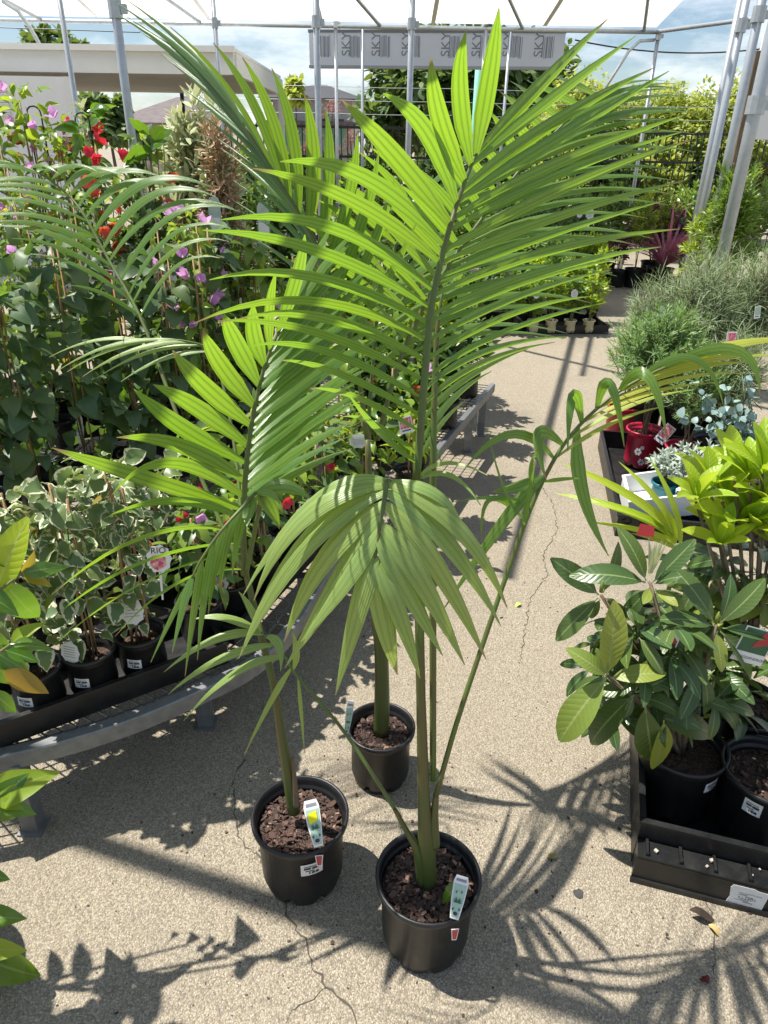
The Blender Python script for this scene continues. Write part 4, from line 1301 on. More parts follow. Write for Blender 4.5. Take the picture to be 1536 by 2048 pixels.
# right arching frond
F2r = [(872, 1590, Y1), (915, 1440, Y1 + .02), (965, 1290, Y1 + .05), (1020, 1130, Y1 + .08), (1060, 1020, Y1 + .1), (1105, 925, Y1 + .12), (1155, 855, Y1 + .14), (1235, 785, Y1 + .16), (1330, 735, Y1 + .17), (1450, 695, Y1 + .18)]
F2a = [(1114, 917, 922, 934, 22, 1025, 868), (1122, 890, 1092, 962, 30, 1078, 868), (1091, 957, 978, 978, 26, 1030, 975), (1088, 957, 885, 1224, 30, 1010, 1040), (1092, 962, 1160, 955, 10, 1125, 958),
       (1162, 862, 1218, 1112, 32, 1166, 985), (1166, 849, 1132, 903, 28, 1146, 792), (1192, 815, 1243, 897, 28, 1222, 770), (1234, 778, 1332, 881, 28, 1296, 752), (1272, 755, 1453, 807, 18, 1385, 716), (1324, 735, 1524, 787, 26, 1470, 700),
       (1053, 1050, 976, 860, 8, 1010, 980), (1053, 1046, 964, 1085, 14, 982, 998), (1060, 1020, 905, 1008, 12, 1000, 996), (1080, 985, 1070, 900, 12, 1062, 940), (1048, 1060, 1075, 930, 12, 1056, 1000)]
F2b = [(1110, 915, 1325, 805, 12), (1150, 860, 1420, 766, 14), (1200, 815, 1490, 752, 15), (1260, 775, 1550, 722, 18), (1330, 735, 1610, 686, 22)]
frond(p1, F2r, .0052, .0018, [(F2a, dict(dY=-.05, add=(.2, 0, .1), mY=-.01, mat='palm', sharp=1.1, jit=.25)), (F2b, dict(n=7, dY=.05, add=(0, 0, .5), mat='palm_yellow', arch=.07))], 2)
# thin lower left frond
F3r = [(800, 1635, Y1), (700, 1480, Y1 + .05), (640, 1405, Y1 + .09), (592, 1350, Y1 + .12), (560, 1300, Y1 + .13), (520, 1262, Y1 + .14)]
F3a = [(548, 1292, 340, 1388, 22, 440, 1318), (525, 1268, 335, 1340, 22, 430, 1278), (566, 1315, 372, 1440, 22, 470, 1345), (578, 1338, 494, 1508, 16, 540, 1405), (598, 1356, 606, 1502, 9, 603, 1430), (586, 1340, 585, 1262, 18, 592, 1300),
       (522, 1264, 380, 1235, 20, 450, 1235), (530, 1272, 560, 1345, 22, 558, 1290), (522, 1263, 480, 1180, 18, 500, 1215)]
frond(p1, F3r, .0042, .0014, [(F3a, dict(dY=-.03, add=(0, 0, .8), mat='palm_old', jit=.2))], 3)
# frond arching towards the viewer
F4r = [(842, 1290, Y1), (832, 1120, Y1 - .02), (800, 1005, Y1 - .05), (777, 962, Y1 - .08), (768, 1002, Y1 - .11), (757, 1068, Y1 - .14), (748, 1133, Y1 - .155)]
F4a = [(777, 963, 490, 1195, 34, 628, 1004), (775, 970, 512, 1206, 36, 610, 1034), (770, 985, 476, 1314, 50, 606, 1092), (766, 1008, 569, 1288, 46, 642, 1126), (760, 1035, 564, 1335, 50, 679, 1158), (757, 1062, 600, 1285, 34, 690, 1165),
       (750, 1108, 664, 1394, 42, 712, 1228), (748, 1130, 797, 1347, 44, 770, 1246), (750, 1115, 845, 1358, 36, 799, 1228), (757, 1068, 881, 1314, 42, 812, 1172), (760, 1048, 923, 1332, 44, 842, 1158), (766, 1008, 966, 1321, 44, 868, 1122),
       (772, 985, 1003, 1246, 42, 893, 1080), (776, 968, 1010, 1216, 36, 916, 1054), (777, 963, 930, 1060, 26, 876, 990)]
frond(p1, F4r, .006, .0016, [(F4a, dict(ws=1.05, dY=.015, mY=-.02, add=(-.1, 0, .9), mat='palm_old', sharp=1.3, jit=.08, fold=.12))], 4)
# ---- left palm
b1 = Y2 + .02
F5r = [(488, 1150, b1), (487, 1060, b1), (489, 985, b1 + .01), (494, 920, b1 + .01), (503, 848, b1 + .02), (516, 785, b1 + .03), (531, 728, b1 + .04), (552, 675, b1 + .06), (575, 625, b1 + .08)]
F5L = [(556, 668, 608, 466, 36, 592, 565), (542, 702, 552, 546, 26, 540, 620), (529, 735, 512, 602, 38, 508, 668), (521, 770, 455, 626, 42, 474, 690), (511, 815, 408, 660, 42, 445, 735), (502, 855, 352, 706, 46, 415, 780), (498, 892, 312, 766, 46, 395, 818),
       (494, 925, 262, 780, 48, 372, 862), (490, 962, 237, 880, 44, 365, 895), (488, 995, 218, 992, 42, 345, 928), (487, 1018, 110, 892, 48, 300, 962), (486, 1040, 200, 1040, 34, 350, 1004), (486, 1066, 95, 1186, 26, 300, 1072), (486, 1090, 110, 1232, 20, 290, 1124), (487, 1112, 100, 1292, 16, 300, 1160), (488, 1135, 230, 1270, 16, 360, 1165)]
F5R = [(570, 640, 690, 420, 20), (552, 676, 735, 470, 22), (531, 728, 760, 540, 24), (516, 785, 770, 600, 26), (505, 840, 768, 650, 26), (497, 895, 760, 700, 26), (493, 930, 742, 760, 28), (489, 975, 715, 830, 28), (488, 1010, 700, 900, 26)]
frond(p2, F5r, .006, .002, [(F5L, dict(dY=-.14, add=(.5, 0, -1.25), sharp=1.5, mY=.01)), (F5R, dict(n=20, dY=.30, add=(-.25, 0, .35), mat='palm', arch=.05, sharp=1.1, fold=.16))], 5)
F6r = [(492, 1150, Y2 + .01), (510, 1060, Y2 - .04), (521, 1005, Y2 - .08), (514, 985, Y2 - .1), (482, 1018, Y2 - .14), (440, 1065, Y2 - .17), (402, 1120, Y2 - .19), (382, 1160, Y2 - .2)]
F6a = [(502, 1000, 460, 1148, 24, 478, 1060), (482, 1018, 437, 1190, 24, 452, 1085), (455, 1048, 414, 1232, 22, 432, 1120), (428, 1080, 392, 1316, 20, 410, 1180), (405, 1115, 372, 1348, 20, 388, 1215), (386, 1150, 340, 1300, 20, 368, 1205), (383, 1158, 300, 1330, 14, 345, 1230),
       (516, 986, 624, 1001, 36, 570, 972), (518, 990, 561, 1063, 36, 540, 1012), (514, 990, 558, 1010, 20, 538, 985), (506, 996, 490, 1057, 32, 496, 1020)]
frond(p2, F6r, .0045, .0014, [(F6a, dict(dY=-.01, add=(-.3, -.2, .7), mat='palm', sharp=1.2))], 6)
F7r = [(489, 1150, b1), (400, 950, b1 + .12), (330, 765, b1 + .24), (281, 635, b1 + .32), (215, 515, b1 + .4), (165, 425, b1 + .45), (125, 380, b1 + .48), (75, 345, b1 + .5), (20, 325, b1 + .52)]
F7R = [(282, 637, 440, 520, 13), (262, 600, 478, 470, 16), (240, 560, 476, 436, 20), (215, 515, 462, 398, 22), (190, 470, 425, 384, 22), (165, 425, 378, 374, 22), (145, 400, 305, 366, 20), (120, 376, 240, 362, 18), (90, 353, 190, 352, 14), (60, 338, 120, 350, 10)]
F7L = [(282, 637, 120, 560, 12), (255, 588, 20, 478, 14), (215, 515, -40, 452, 16), (190, 470, -60, 425, 16), (165, 425, -80, 398, 14), (125, 380, -90, 372, 14), (75, 345, -85, 345, 12), (20, 325, -90, 335, 10)]
frond(p2, F7r, .0045, .0014, [(F7R, dict(n=14, dY=-.02, add=(-.4, 0, .8), mat='palm', arch=.22, ax=-.05)), (F7L, dict(n=13, dY=-.06, add=(0, 0, .9), mat='palm', arch=.10))], 7)
F8r = [(489, 1120, b1), (470, 900, b1 + .15), (430, 720, b1 + .26), (370, 682, b1 + .27), (290, 684, b1 + .27)]
F8a = [(420, 705, 250, 750, 14), (400, 692, 170, 770, 12), (370, 684, 140, 758, 12), (340, 683, 115, 735, 12), (300, 684, 105, 728, 10)]
frond(p2, F8r, .004, .0012, [(F8a, dict(n=6, dY=-.02, add=(0, 0, .7), mat='palm_old', arch=.1))], 8)
# ---- rear palm
c1 = Y3 + .05
F9r = [(735, 880, c1), (715, 740, c1), (682, 610, c1), (645, 515, c1 + .02), (603, 435, c1 + .03), (548, 345, c1 + .03), (485, 245, c1 + .02)]
F9R = [(552, 352, 345, 60, 14), (566, 374, 420, 104, 24), (585, 405, 492, 125, 28), (606, 440, 555, 162, 32), (630, 488, 630, 200, 36), (650, 530, 690, 244, 34), (668, 575, 742, 295, 30), (684, 615, 800, 345, 26), (700, 680, 830, 440, 22)]
F9L = [(486, 246, 238, 0, 20), (500, 270, 232, 32, 20), (520, 300, 250, 30, 18), (545, 342, 330, 110, 18), (575, 392, 330, 100, 20), (603, 436, 360, 150, 20), (630, 488, 400, 220, 18), (650, 526, 440, 290, 16), (670, 580, 455, 360, 14), (690, 640, 470, 450, 14)]
frond(p3, F9r, .006, .002, [(F9R, dict(n=10, dY=-.03, add=(.4, 0, -.6), arch=.04, ax=.05, sharp=1.3)), (F9L, dict(n=20, dY=.2, add=(-.9, 0, .5), mat='palm_dark', arch=.03, ax=.06, fold=.2))], 9)
F10r = [(755, 880, c1 + .02), (800, 720, c1 + .05), (860, 590, c1 + .08), (940, 470, c1 + .12), (1040, 340, c1 + .16), (1120, 255, c1 + .19), (1200, 185, c1 + .22)]
F10R = [(800, 720, 1120, 680, 14), (840, 630, 1200, 600, 16), (890, 540, 1270, 500, 18), (940, 470, 1330, 410, 18), (1000, 390, 1372, 330, 18), (1060, 320, 1386, 240, 18), (1120, 255, 1370, 190, 16), (1190, 192, 1345, 160, 12)]
F10L = [(1195, 188, 1110, 150, 14), (1120, 255, 1012, 166, 22), (1060, 318, 985, 210, 24), (1000, 390, 900, 270, 22), (940, 470, 820, 330, 22), (890, 540, 760, 420, 22), (840, 630, 700, 520, 20), (800, 720, 660, 610, 18)]
frond(p3, F10r, .006, .0016, [(F10R, dict(n=25, dY=.2, add=(-.1, 0, .7), mat='palm', arch=.10, fold=.16)), (F10L, dict(n=17, dY=-.14, add=(-.3, 0, .3), mat='palm', arch=.04))], 10)
F11r = [(735, 880, c1), (745, 740, c1 + .05), (760, 600, c1 + .1), (800, 470, c1 + .15), (850, 370, c1 + .2)]
F11R = [(745, 740, 960, 620, 16), (755, 640, 980, 520, 18), (770, 560, 1010, 430, 20), (800, 470, 1040, 340, 20), (840, 390, 1010, 280, 16)]
F11L = [(745, 740, 560, 660, 14), (755, 640, 570, 540, 18), (770, 560, 600, 440, 18), (800, 470, 660, 350, 18), (840, 390, 740, 290, 16)]
frond(p3, F11r, .005, .0016, [(F11R, dict(n=14, dY=.2, add=(-.2, 0, .5), mat='palm', arch=.06)), (F11L, dict(n=14, dY=-.16, add=(.3, 0, -.4), mat='palm', arch=.06))], 11)
# ---- tags and labels
b_ = G(637, 1693, PH + .006); palm_tag(p2, b_, P(620, 1600, b_.y + .055), .032, True)
sticker(p2, PR, .135, .36, .055, .036, H=PH)
b_ = G(908, 1838, PH + .006); palm_tag(p1, b_, P(925, 1752, b_.y + .05), .028, False)
b_ = G(692, 1470, .18); palm_tag(p3, b_, P(702, 1402, b_.y + .01), .018, False, tail=False)
lf = leaf_mesh('leaf', 'ovate', .42, M['gloss'], curl=.6, fold=.2)
o = link('tag_leaf', lf, p1); x, y, z = frame(G(880, 1810, .2) - G(918, 1768, .23), Vector((-.3, -.6, .8)))
o.matrix_basis = Matrix.Translation(G(922, 1762, .225) - p1.location) @ Matrix((x * .062, y * .062, z * .062)).transposed().to_4x4()

# ================================================================== LEFT BED
def card_tag(root, c, up, nrm, wd, h, style, r):
    """printed plant label standing in a pot"""
    if style == 'pink':
        out = []
        n = 18
        for k in range(n):
            a = 2 * math.pi * k / n
            q = 1 + .07 * math.cos(k * math.pi)
            out.append((wd / 2 * math.cos(a) * q, h / 2 * math.sin(a) * q))
        t, x, y, z = plate(root, c, up, nrm, out, M['white'], .001, 'plant_tag')
        plate(t, c + z * .0011, up, nrm, [(wd * .40 * math.cos(6.283 * k / 11) * r.uniform(.75, 1.0) - wd * .05, -h * .1 + h * .30 * math.sin(6.283 * k / 11) * r.uniform(.8, 1.1)) for k in range(11)], M['pinkprint'], .0006, 'picture')
        put_text('rio', t, c + z * .0014 + y * h * .3, x, z, h * .3)
        mb = MB(); mb.poly([c - y * h * .45 - x * .003, c - y * h * .45 + x * .003, c - y * h * 1.5 + x * .002, c - y * h * 1.5 - x * .002], .001, z); mb.build('tag_stem', M['white'], t)
    elif style == 'back':
        out = [(wd / 2 * math.cos(6.283 * k / 18) * (1 + .06 * math.cos(k * math.pi)), h / 2 * math.sin(6.283 * k / 18) * (1 + .06 * math.cos(k * math.pi))) for k in range(18)]
        t, x, y, z = plate(root, c, up, nrm, out, M['paper'], .001, 'plant_tag')
        for j in range(5):
            plate(t, c + z * .001, up, nrm, [(-wd * .3, h * (.26 - j * .11)), (wd * (.3 - .05 * (j % 2)), h * (.26 - j * .11)), (wd * (.3 - .05 * (j % 2)), h * (.24 - j * .11)), (-wd * .3, h * (.24 - j * .11))], M['inkgrey'], .0005, 'text_line')
    else:
        t, x, y, z = plate(root, c, up, nrm, [(-wd / 2, -h / 2), (wd / 2, -h / 2), (wd / 2, h / 2), (-wd / 2, h / 2)], M['white'], .001, 'plant_tag')
        pm = {'red': 'redprint', 'green': 'greenprint', 'coral': 'pinkprint'}[style]
        plate(t, c + z * .001, up, nrm, [(-wd * .43, -h * .2), (wd * .43, -h * .2), (wd * .43, h * .44), (-wd * .43, h * .44)], M[pm], .0005, 'picture')
        plate(t, c + z * .001, up, nrm, [(-wd * .36, -h * .36), (wd * .3, -h * .36), (wd * .3, -h * .29), (-wd * .36, -h * .29)], M['ink'], .0005, 'text_line')
    return t

def climber(name, label, cat, px, py, H, n, ls, size, R=.066, Hp=.13, zb=BZ, stakes=2, spread=.075, group=None, seed=0, flowers=None, tags=(), fsize=.04, potm='pot', label_ang=None, ytop=None):
    r = random.Random(seed + 100)
    c = G(px, py, zb + Hp)
    if ytop is not None:
        H = P(px, ytop, c.y).z - zb - Hp
    t = thing(name, label, cat, (c.x, c.y, zb + .004), group)
    po = pot(t, R, Hp, potm, segs=28, lip=.008)
    po.rotation_euler.z = r.uniform(0, 6)
    for k in range(stakes):
        a = r.uniform(0, 6.28)
        b0 = Vector((math.cos(a), math.sin(a), 0)) * R * .35
        tp = Vector((b0.x * r.uniform(-.3, 1.6), b0.y * r.uniform(-.3, 1.6), Hp + H * r.uniform(.82, 1.06)))
        mb = MB()
        mb.tube([b0 + UP * (Hp - .09), (b0 + tp) / 2 + rv(r) * .004, tp], .0036, 6)
        mb.build('stake', M['bamboo'], t, smooth=True)
    mb = MB()
    for k in range(2):
        pts = []
        ph = r.uniform(0, 6.28)
        for i in range(9):
            u_ = i / 8
            pts.append(Vector((math.cos(ph + u_ * 5) * .014, math.sin(ph + u_ * 5) * .014, Hp - .06 + (H + .03) * u_ * r.uniform(.97, 1.02))))
        mb.tube(pts, [.003 - .0018 * i / 8 for i in range(9)], 5)
    mb.build('stem', M['wood'], t, smooth=True)
    for i in range(n):
        u_ = r.random() ** .85
        h = Hp + .03 + H * u_
        a = r.uniform(0, 6.28)
        rad = Vector((math.cos(a), math.sin(a), 0))
        q = spread * (.25 + .75 * r.random()) * (1.15 - .45 * u_)
        b0 = rad * q * .8 + UP * h
        d = rad * 1.0 + rv(r) * .55 + UP * (r.uniform(-.75, .25) + (.5 if u_ > .92 else 0))
        odd = r.random()
        put_leaf(LS['bronze' if odd < .035 else ls], t, b0, d, UP * .8 + rad * .55 + rv(r) * .45, size * (r.uniform(.35, .7) if odd > .8 else r.uniform(.7, 1.25)), r)
    if flowers:
        kind, nf, lo = flowers
        for i in range(nf):
            a = r.uniform(0, 6.28)
            rad = Vector((math.cos(a), math.sin(a), 0))
            h = Hp + H * r.uniform(lo, 1.02)
            d = rad + UP * .5 + rv(r) * .5 + Vector((0, -.7, 0))
            x, y, z = frame(rv(r), d)
            o_ = link('flower', r.choice(FL[kind]), t)
            s = fsize * r.uniform(.75, 1.25)
            o_.matrix_basis = Matrix.Translation(rad * spread * r.uniform(.7, 1.15) + UP * h) @ Matrix((x * s, y * s, z * s)).transposed().to_4x4()
    for tg in tags:
        tx, ty, style, wd, h_ = tg
        cc = P(tx, ty, c.y - .05)
        card_tag(t, cc - t.location, Vector((r.uniform(-.25, .25), .15, 1)), Vector((r.uniform(-.3, .3), -1, .5)), wd, h_, style, r)
    if label_ang is not None:
        sticker(t, R, Hp * .5, label_ang, .042, .026, H=Hp, tilt=r.uniform(-.08, .05))
    return t

# black trays on the bench
_q = [G(x, y, BZ + .142) for x, y in ((65, 1332), (175, 1297), (278, 1262))]
_u = (_q[2] - _q[0]).normalized(); _v = Vector((-_u.y, _u.x, 0))
tA, tB = _q[0] - _u * .2 - _v * .074, _q[2] + _u * .2 - _v * .074
tray('growing_tray', 'long black plastic tray along the front rim of the rounded bench', (tA.x, tA.y, 0), (tB.x, tB.y, 0), .2, .065, z0=BZ + .001)
for (x0, y0, x1, y1, dp_, lb) in ((-110, 1300, 400, 1128, .17, 'black tray under the second row of variegated climbers'), (-130, 1062, 520, 890, .24, 'black tray under the first row of dark climbers'), (-130, 925, 600, 810, .24, 'black tray under the second row of dark climbers'), (-130, 830, 640, 775, .30, 'black tray under the flowering climbers at the back')):
    q0, q1 = G(x0, y0, BZ), G(x1, y1, BZ)
    tray('growing_tray', lb, (q0.x, q0.y, 0), (q1.x, q1.y, 0), dp_, .05, z0=BZ + .001)
va = 'variegated climbers in the front rows'
rowA = [(65, 1332, 'variegated cream and green climber at the left end of the front tray', .40, (), -.1), (175, 1297, 'variegated climber with two stakes, second pot along the front tray', .42, ((140, 1305, 'back', .05, .06),), -.05),
        (278, 1262, 'variegated climber at the right end of the front tray by the palm fronds', .44, ((262, 1222, 'back', .062, .075), (318, 1118, 'pink', .055, .07)), -.05)]
for i, (x_, y_, lb, H, tg, la) in enumerate(rowA):
    climber('variegated_climber', lb, 'climber', x_, y_, H, 115, 'var', .052, group=va, seed=i, tags=tg, label_ang=la, zb=BZ + .012, spread=.07)
rowA2 = [(-25, 1240, 'variegated climber cut by the left picture edge in the second row'), (62, 1205, 'pale variegated climber behind the first front tray pot'), (150, 1172, 'variegated climber behind the second pot, beneath the labelled black pot'),
         (238, 1140, 'variegated climber with dried flower heads in the second row'), (330, 1108, 'variegated climber behind the pink plant label')]
for i, (x_, y_, lb) in enumerate(rowA2):
    climber('variegated_climber', lb, 'climber', x_, y_, .27 + .05 * (i % 2), 80, 'var', .056, group=va, seed=20 + i, zb=BZ, spread=.085, tags=(((8, 1232, 'pink', .06, .07),) if i == 0 else ()))
gz = 'low green climbers in the bench corner'
for i, (x_, y_, H, lb, tg) in enumerate(((398, 1200, .24, 'low green climber at the near end of the bench corner tray', ()), (462, 1158, .24, 'low green climber with a white label behind the left palm stem base', ((440, 1165, 'pink', .05, .055),)), (520, 1108, .26, 'low green climber right of the left palm stem', ()), (575, 1055, .26, 'low green climber under the fan frond', ((540, 1085, 'pink', .05, .055),)),
        (480, 1065, .28, 'green climber between the left palm stem and the dark climbers', ()), (405, 1062, .3, 'green climber below the bright left palm leaflets', ()), (640, 1010, .26, 'low green climber under the tip of the fan frond', ()), (545, 985, .3, 'green climber behind the left palm rachis foot', ()))):
    climber('green_climber', lb, 'climber', x_, y_, H, 85, 'mid' if i % 2 else 'deep', .058, group=gz, seed=300 + i, zb=BZ, spread=.1, tags=tg, flowers=(('red', 3, .3) if i % 2 == 0 else ('lilac', 2, .4)), fsize=.024)
q0, q1 = G(470, 1290, BZ), G(665, 1080, BZ)
tray('growing_tray', 'black tray along the rounded end of the bench', (q0.x, q0.y, 0), (q1.x, q1.y, 0), .3, .05, z0=BZ + .001)
ga = 'dark leaved climbers on bamboo stakes'
rowB = [(-30, 990, 'dark heart leaved climber half outside the left edge'), (74, 962, 'dark climber in the black pot with a barcode label'), (178, 928, 'dark heart leaved climber with crossed bamboo stakes, right of the labelled pot'),
        (272, 905, 'dark climber beside the hanging striped white label'), (365, 885, 'dark climber behind the bright left palm leaflets'), (455, 868, 'dark climber hidden behind the left palm frond')]
for i, (x_, y_, lb) in enumerate(rowB):
    climber('dark_climber', lb, 'climber', x_, y_, .66 + .06 * (i % 3), 135, 'heart', .09, R=.075, Hp=.14, group=ga, seed=50 + i, zb=BZ, spread=.13, stakes=2,
            label_ang=(.05 if i == 1 else None), tags=(((160, 858, 'back', .03, .13),) if i == 3 else ()))
rowB2 = [(10, 862, 'dark climber in the third row by the left edge'), (118, 838, 'dark climber in the third row with bronze young leaves'), (222, 820, 'dark climber in the third row behind the crossed stakes'),
         (325, 804, 'dark climber in the third row behind the leaning palm petiole'), (430, 792, 'dark climber in the third row under the lilac flowers'), (525, 782, 'dark climber in the third row behind the left palm tip')]
for i, (x_, y_, lb) in enumerate(rowB2):
    climber('dark_climber', lb, 'climber', x_, y_, .62 + .05 * (i % 3), 115, 'heart' if i < 4 else 'mid', .08, R=.075, Hp=.14, group=ga, seed=70 + i, zb=BZ, spread=.13, stakes=2,
            tags=(((205, 555, 'red', .1, .07),) if i == 2 else ((330, 555, 'pink', .10, .11),) if i == 3 else ()),
            flowers=(('lilac', 8, .55) if i == 4 else ('coral', 3, .7) if i == 3 else None))
gb = 'staked green climbers behind the palms'
rowC = [(600, 905, 'green climber with red blooms behind the left palm rachis', 'red', .42), (690, 890, 'green climber between the left palm and the rear palm stem', None, .40), (780, 880, 'green climber behind the front palm stem', 'coral', .36),
        (560, 1010, 'low green climber behind the left palm stem', None, .30), (655, 985, 'low green climber with white dome label behind the fan frond', None, .26), (735, 950, 'low green climber with pink label left of the front palm stem', None, .26), (820, 935, 'low yellow green climber at the bench corner', None, .22)]
for i, (x_, y_, lb, fl, H) in enumerate(rowC):
    climber('green_climber', lb, 'climber', x_, y_, H, 85, 'mid' if i % 3 else 'lime', .058, group=gb, seed=90 + i, zb=BZ, spread=.11, flowers=((fl, 4, .5) if fl else None), fsize=.03,
            tags=(((718, 882, 'back', .07, .05),) if i == 4 else ((812, 850, 'coral', .05, .06),) if i == 5 else ()))
gc = 'flowering climbers at the back of the bed'
rowD = [  # px, pot row py, top y, leafset, size, flowers, spread
    (10, 775, 300, 'mid', .06, ('lilac', 18, .5), .17, 'lilac flowered climber at the left edge under the feathery palm frond'),
    (150, 752, 190, 'lime', .066, ('lilac', 8, .8), .17, 'tall lime leaved climber topped by lilac bracts'),
    (245, 748, 235, 'gloss', .075, ('red', 7, .82), .15, 'tall glossy climber with crimson flowers before the grey pole'),
    (70, 735, 232, 'deep', .066, ('red', 7, .6), .18, 'dark climber with deep red flowers beside the black hoop trellis'),
    (310, 770, 360, 'lime', .055, ('coral', 8, .75), .16, 'green climber with coral flowers behind the arching palm leaflets'),
    (395, 770, 430, 'mid', .055, ('coral', 9, .6), .14, 'green climber with orange red flowers near the white pots'),
    (418, 868, 430, 'lime', .06, ('lilac', 16, .45), .075, 'lime climber carrying a string of lilac bracts'),
    (205, 785, 385, 'mid', .055, ('coral', 6, .6), .16, 'green climber with orange buds under the feathery palm frond'),
    (500, 760, 520, 'lime', .048, None, .12, 'low lime climber on tall stakes below the white pots'),
    (590, 765, 530, 'mid', .048, ('red', 3, .6), .12, 'low green climber on stakes right of the white pots'),
    (345, 800, 450, 'mid', .055, ('lilac', 6, .7), .16, 'plain green climber left of the lilac bract string'),
    (110, 795, 400, 'mid', .06, ('lilac', 5, .5), .17, 'green climber with faded lilac bracts below the crimson flowers'),
    (95, 760, 262, 'lime', .066, ('lilac', 7, .7), .17, 'bushy lime climber with lilac bracts before the hut corner'),
    (195, 758, 285, 'lime', .062, ('red', 4, .7), .16, 'bushy lime climber just left of the grey pole'),
    (20, 690, 250, 'mid', .06, ('lilac', 6, .7), .18, 'tall green climber before the hut wall at the left edge'),
    (340, 690, 290, 'mid', .055, ('red', 3, .7), .17, 'green climber with a few red blooms below the cream shrub'),
]
for i, (x_, y_, H, ls, sz, fl, sp_, lb) in enumerate(rowD):
    climber('flowering_climber', lb, 'climber', x_, y_, 0, 215 if H < 300 else 125, ls, sz * (1.12 if H < 300 else 1), ytop=H, R=.08, Hp=.15, group=gc, seed=120 + i, zb=.3, spread=sp_, flowers=fl, fsize=(.04 if fl and fl[0] == 'lilac' else .034), stakes=2 if i != 8 else 4)
# black hoop trellises
for x_, lb in ((65, 'black metal hoop trellis beside the dark red flowers'), (162, 'black metal hoop trellis behind the lime climber')):
    tp = P(x_, 212 if x_ < 100 else 225, 3.5)
    mb = MB()
    wd = .03
    zt2 = tp.z - wd
    mb.tube([(-wd, 0, 0)] + [(-wd, 0, zt2 * f) for f in (.5, .95)] + [(wd * math.cos(a), 0, zt2 + wd * math.sin(a)) for a in [math.pi - k * math.pi / 10 for k in range(11)]] + [(wd, 0, zt2 * f) for f in (.95, .5)] + [(wd, 0, 0)], .0035, 6)
    for f in (.4, .6, .8):
        mb.bar((-wd, 0, zt2 * f), (wd, 0, zt2 * f), .005, .005)
    tagged(mb.build('hoop_trellis', M['blackmetal'], None, (tp.x, tp.y, .0)), lb, 'trellis', 'hoop trellises')

# ---- shrubs with joined foliage
def shrub(name, label, cat, px, ytop, Y, wpx, zlow, mat, leaf, nt_, per, kind='oval', ratio=.5, tl=.12, seed=0, group=None, z0=0.0, potd=None, up=.35, shell=.4, bend=.25, low=-.6, extra=None, stems=6, twm='wood', flat=.5, ry=None, trad=.0016, jit=.35, taglist=()):
    r = random.Random(seed + 900)
    tp = P(px, ytop, Y)
    wd = P(px + wpx / 2, ytop, Y).x - tp.x
    t = thing(name, label, cat, (tp.x, Y, z0), group)
    zt2 = tp.z - z0
    zl = zlow - z0
    zc, rz = (zt2 + zl) / 2, (zt2 - zl) / 2
    arr, seg = twigs(r, nt_, (0, 0, zc), (wd, ry or wd, rz), tl, per, leaf, up=up, shell=shell, low=low, flat=flat, jit=jit)
    joined('foliage', arr, M[mat], kind, ratio, bend, t)
    mb = MB()
    twig_mesh(mb, seg, trad)
    hp = potd[1] if potd else 0
    for k in range(stems):
        a, b2 = seg[(k * 7) % len(seg)]
        st = Vector((r.uniform(-.02, .02), r.uniform(-.02, .02), max(hp - .05, 0)))
        mb.tube([st, Vector((a.x * .35, a.y * .35, (st.z + a.z) / 2)), a], [trad * 3, trad * 2.2, trad * 1.2], 5)
    stuff(mb.build('branches', M[twm], t))
    if potd:
        pot(t, potd[0], potd[1], potd[2], segs=28, lip=.009)
    if extra:
        for (m2, l2, n2, p2, lo, k2, rt2) in extra:
            arr2, _ = twigs(r, n2, (0, 0, zc), (wd * 1.02, (ry or wd) * 1.02, rz * 1.04), tl, p2, l2, up=up, shell=.8, low=lo)
            joined('flowers', arr2, M[m2], k2, rt2, .1, t)
    for (tx, ty, style, w2, h2) in taglist:
        cc = P(tx, ty, Y - wd - .02)
        card_tag(t, cc - t.location, Vector((r.uniform(-.2, .2), .1, 1)), Vector((r.uniform(-.3, .3), -1, .4)), w2, h2, style, r)
    return t
def grass(name, label, cat, px, pyb, zb, H, spread, n, mat, wd=.012, seed=0, group=None, lean=.5, bend=.5, potd=None, base=0.0):
    r = random.Random(seed + 300)
    c = G(px, pyb, zb)
    t = thing(name, label, cat, (c.x, c.y, base), group)
    B, D, N, S = [], [], [], []
    for i in range(n):
        a = r.uniform(0, 6.28)
        rad = Vector((math.cos(a), math.sin(a), 0))
        l = r.random() ** .8
        b0 = rad * spread * .25 * r.random() + UP * (zb - base)
        d = rad * lean * (.15 + l) + UP * 1.0 + rv(r) * .12
        B.append(b0); D.append(d); N.append(-rad * .9 + UP * .5 + rv(r) * .3); S.append(H * r.uniform(.55, 1.1))
    o_ = joined('blades', (B, D, N, S), M[mat], 'blade', wd / H, bend, t)
    if potd:
        pot(t, potd[0], potd[1], potd[2], segs=28, lip=.009)
    return t
shrub('cream_shrub', 'cream variegated shrub in front of the white awning post', 'shrub', 378, 158, 3.7, 185, .75, 'cream', .062, 260, 10, 'oval', .36, .16, 1, None, .3, (.11, .2, 'pot'), up=.7)
shrub('cream_shrub', 'cream tipped variegated spire behind the lilac topped climber', 'shrub', 148, 130, 3.9, 36, 1.1, 'cream', .045, 22, 9, 'oval', .4, .14, 2, None, .3, (.1, .18, 'pot'), up=1.0)
shrub('seed_head_plant', 'clump of dry brown seed heads beside the cream shrub', 'plant', 425, 195, 3.45, 120, .95, 'dry', .045, 110, 10, 'tuft', .22, .12, 3, None, .3, (.1, .18, 'pot'), up=.2, twm='twig')
shrub('big_leaf_plant', 'upright plant with large paddle leaves beside the pole', 'plant', 283, 178, 3.35, 56, 1.35, 'gloss', .10, 5, 4, 'oval', .5, .10, 4, None, .3, (.1, .18, 'pot'), up=.6)
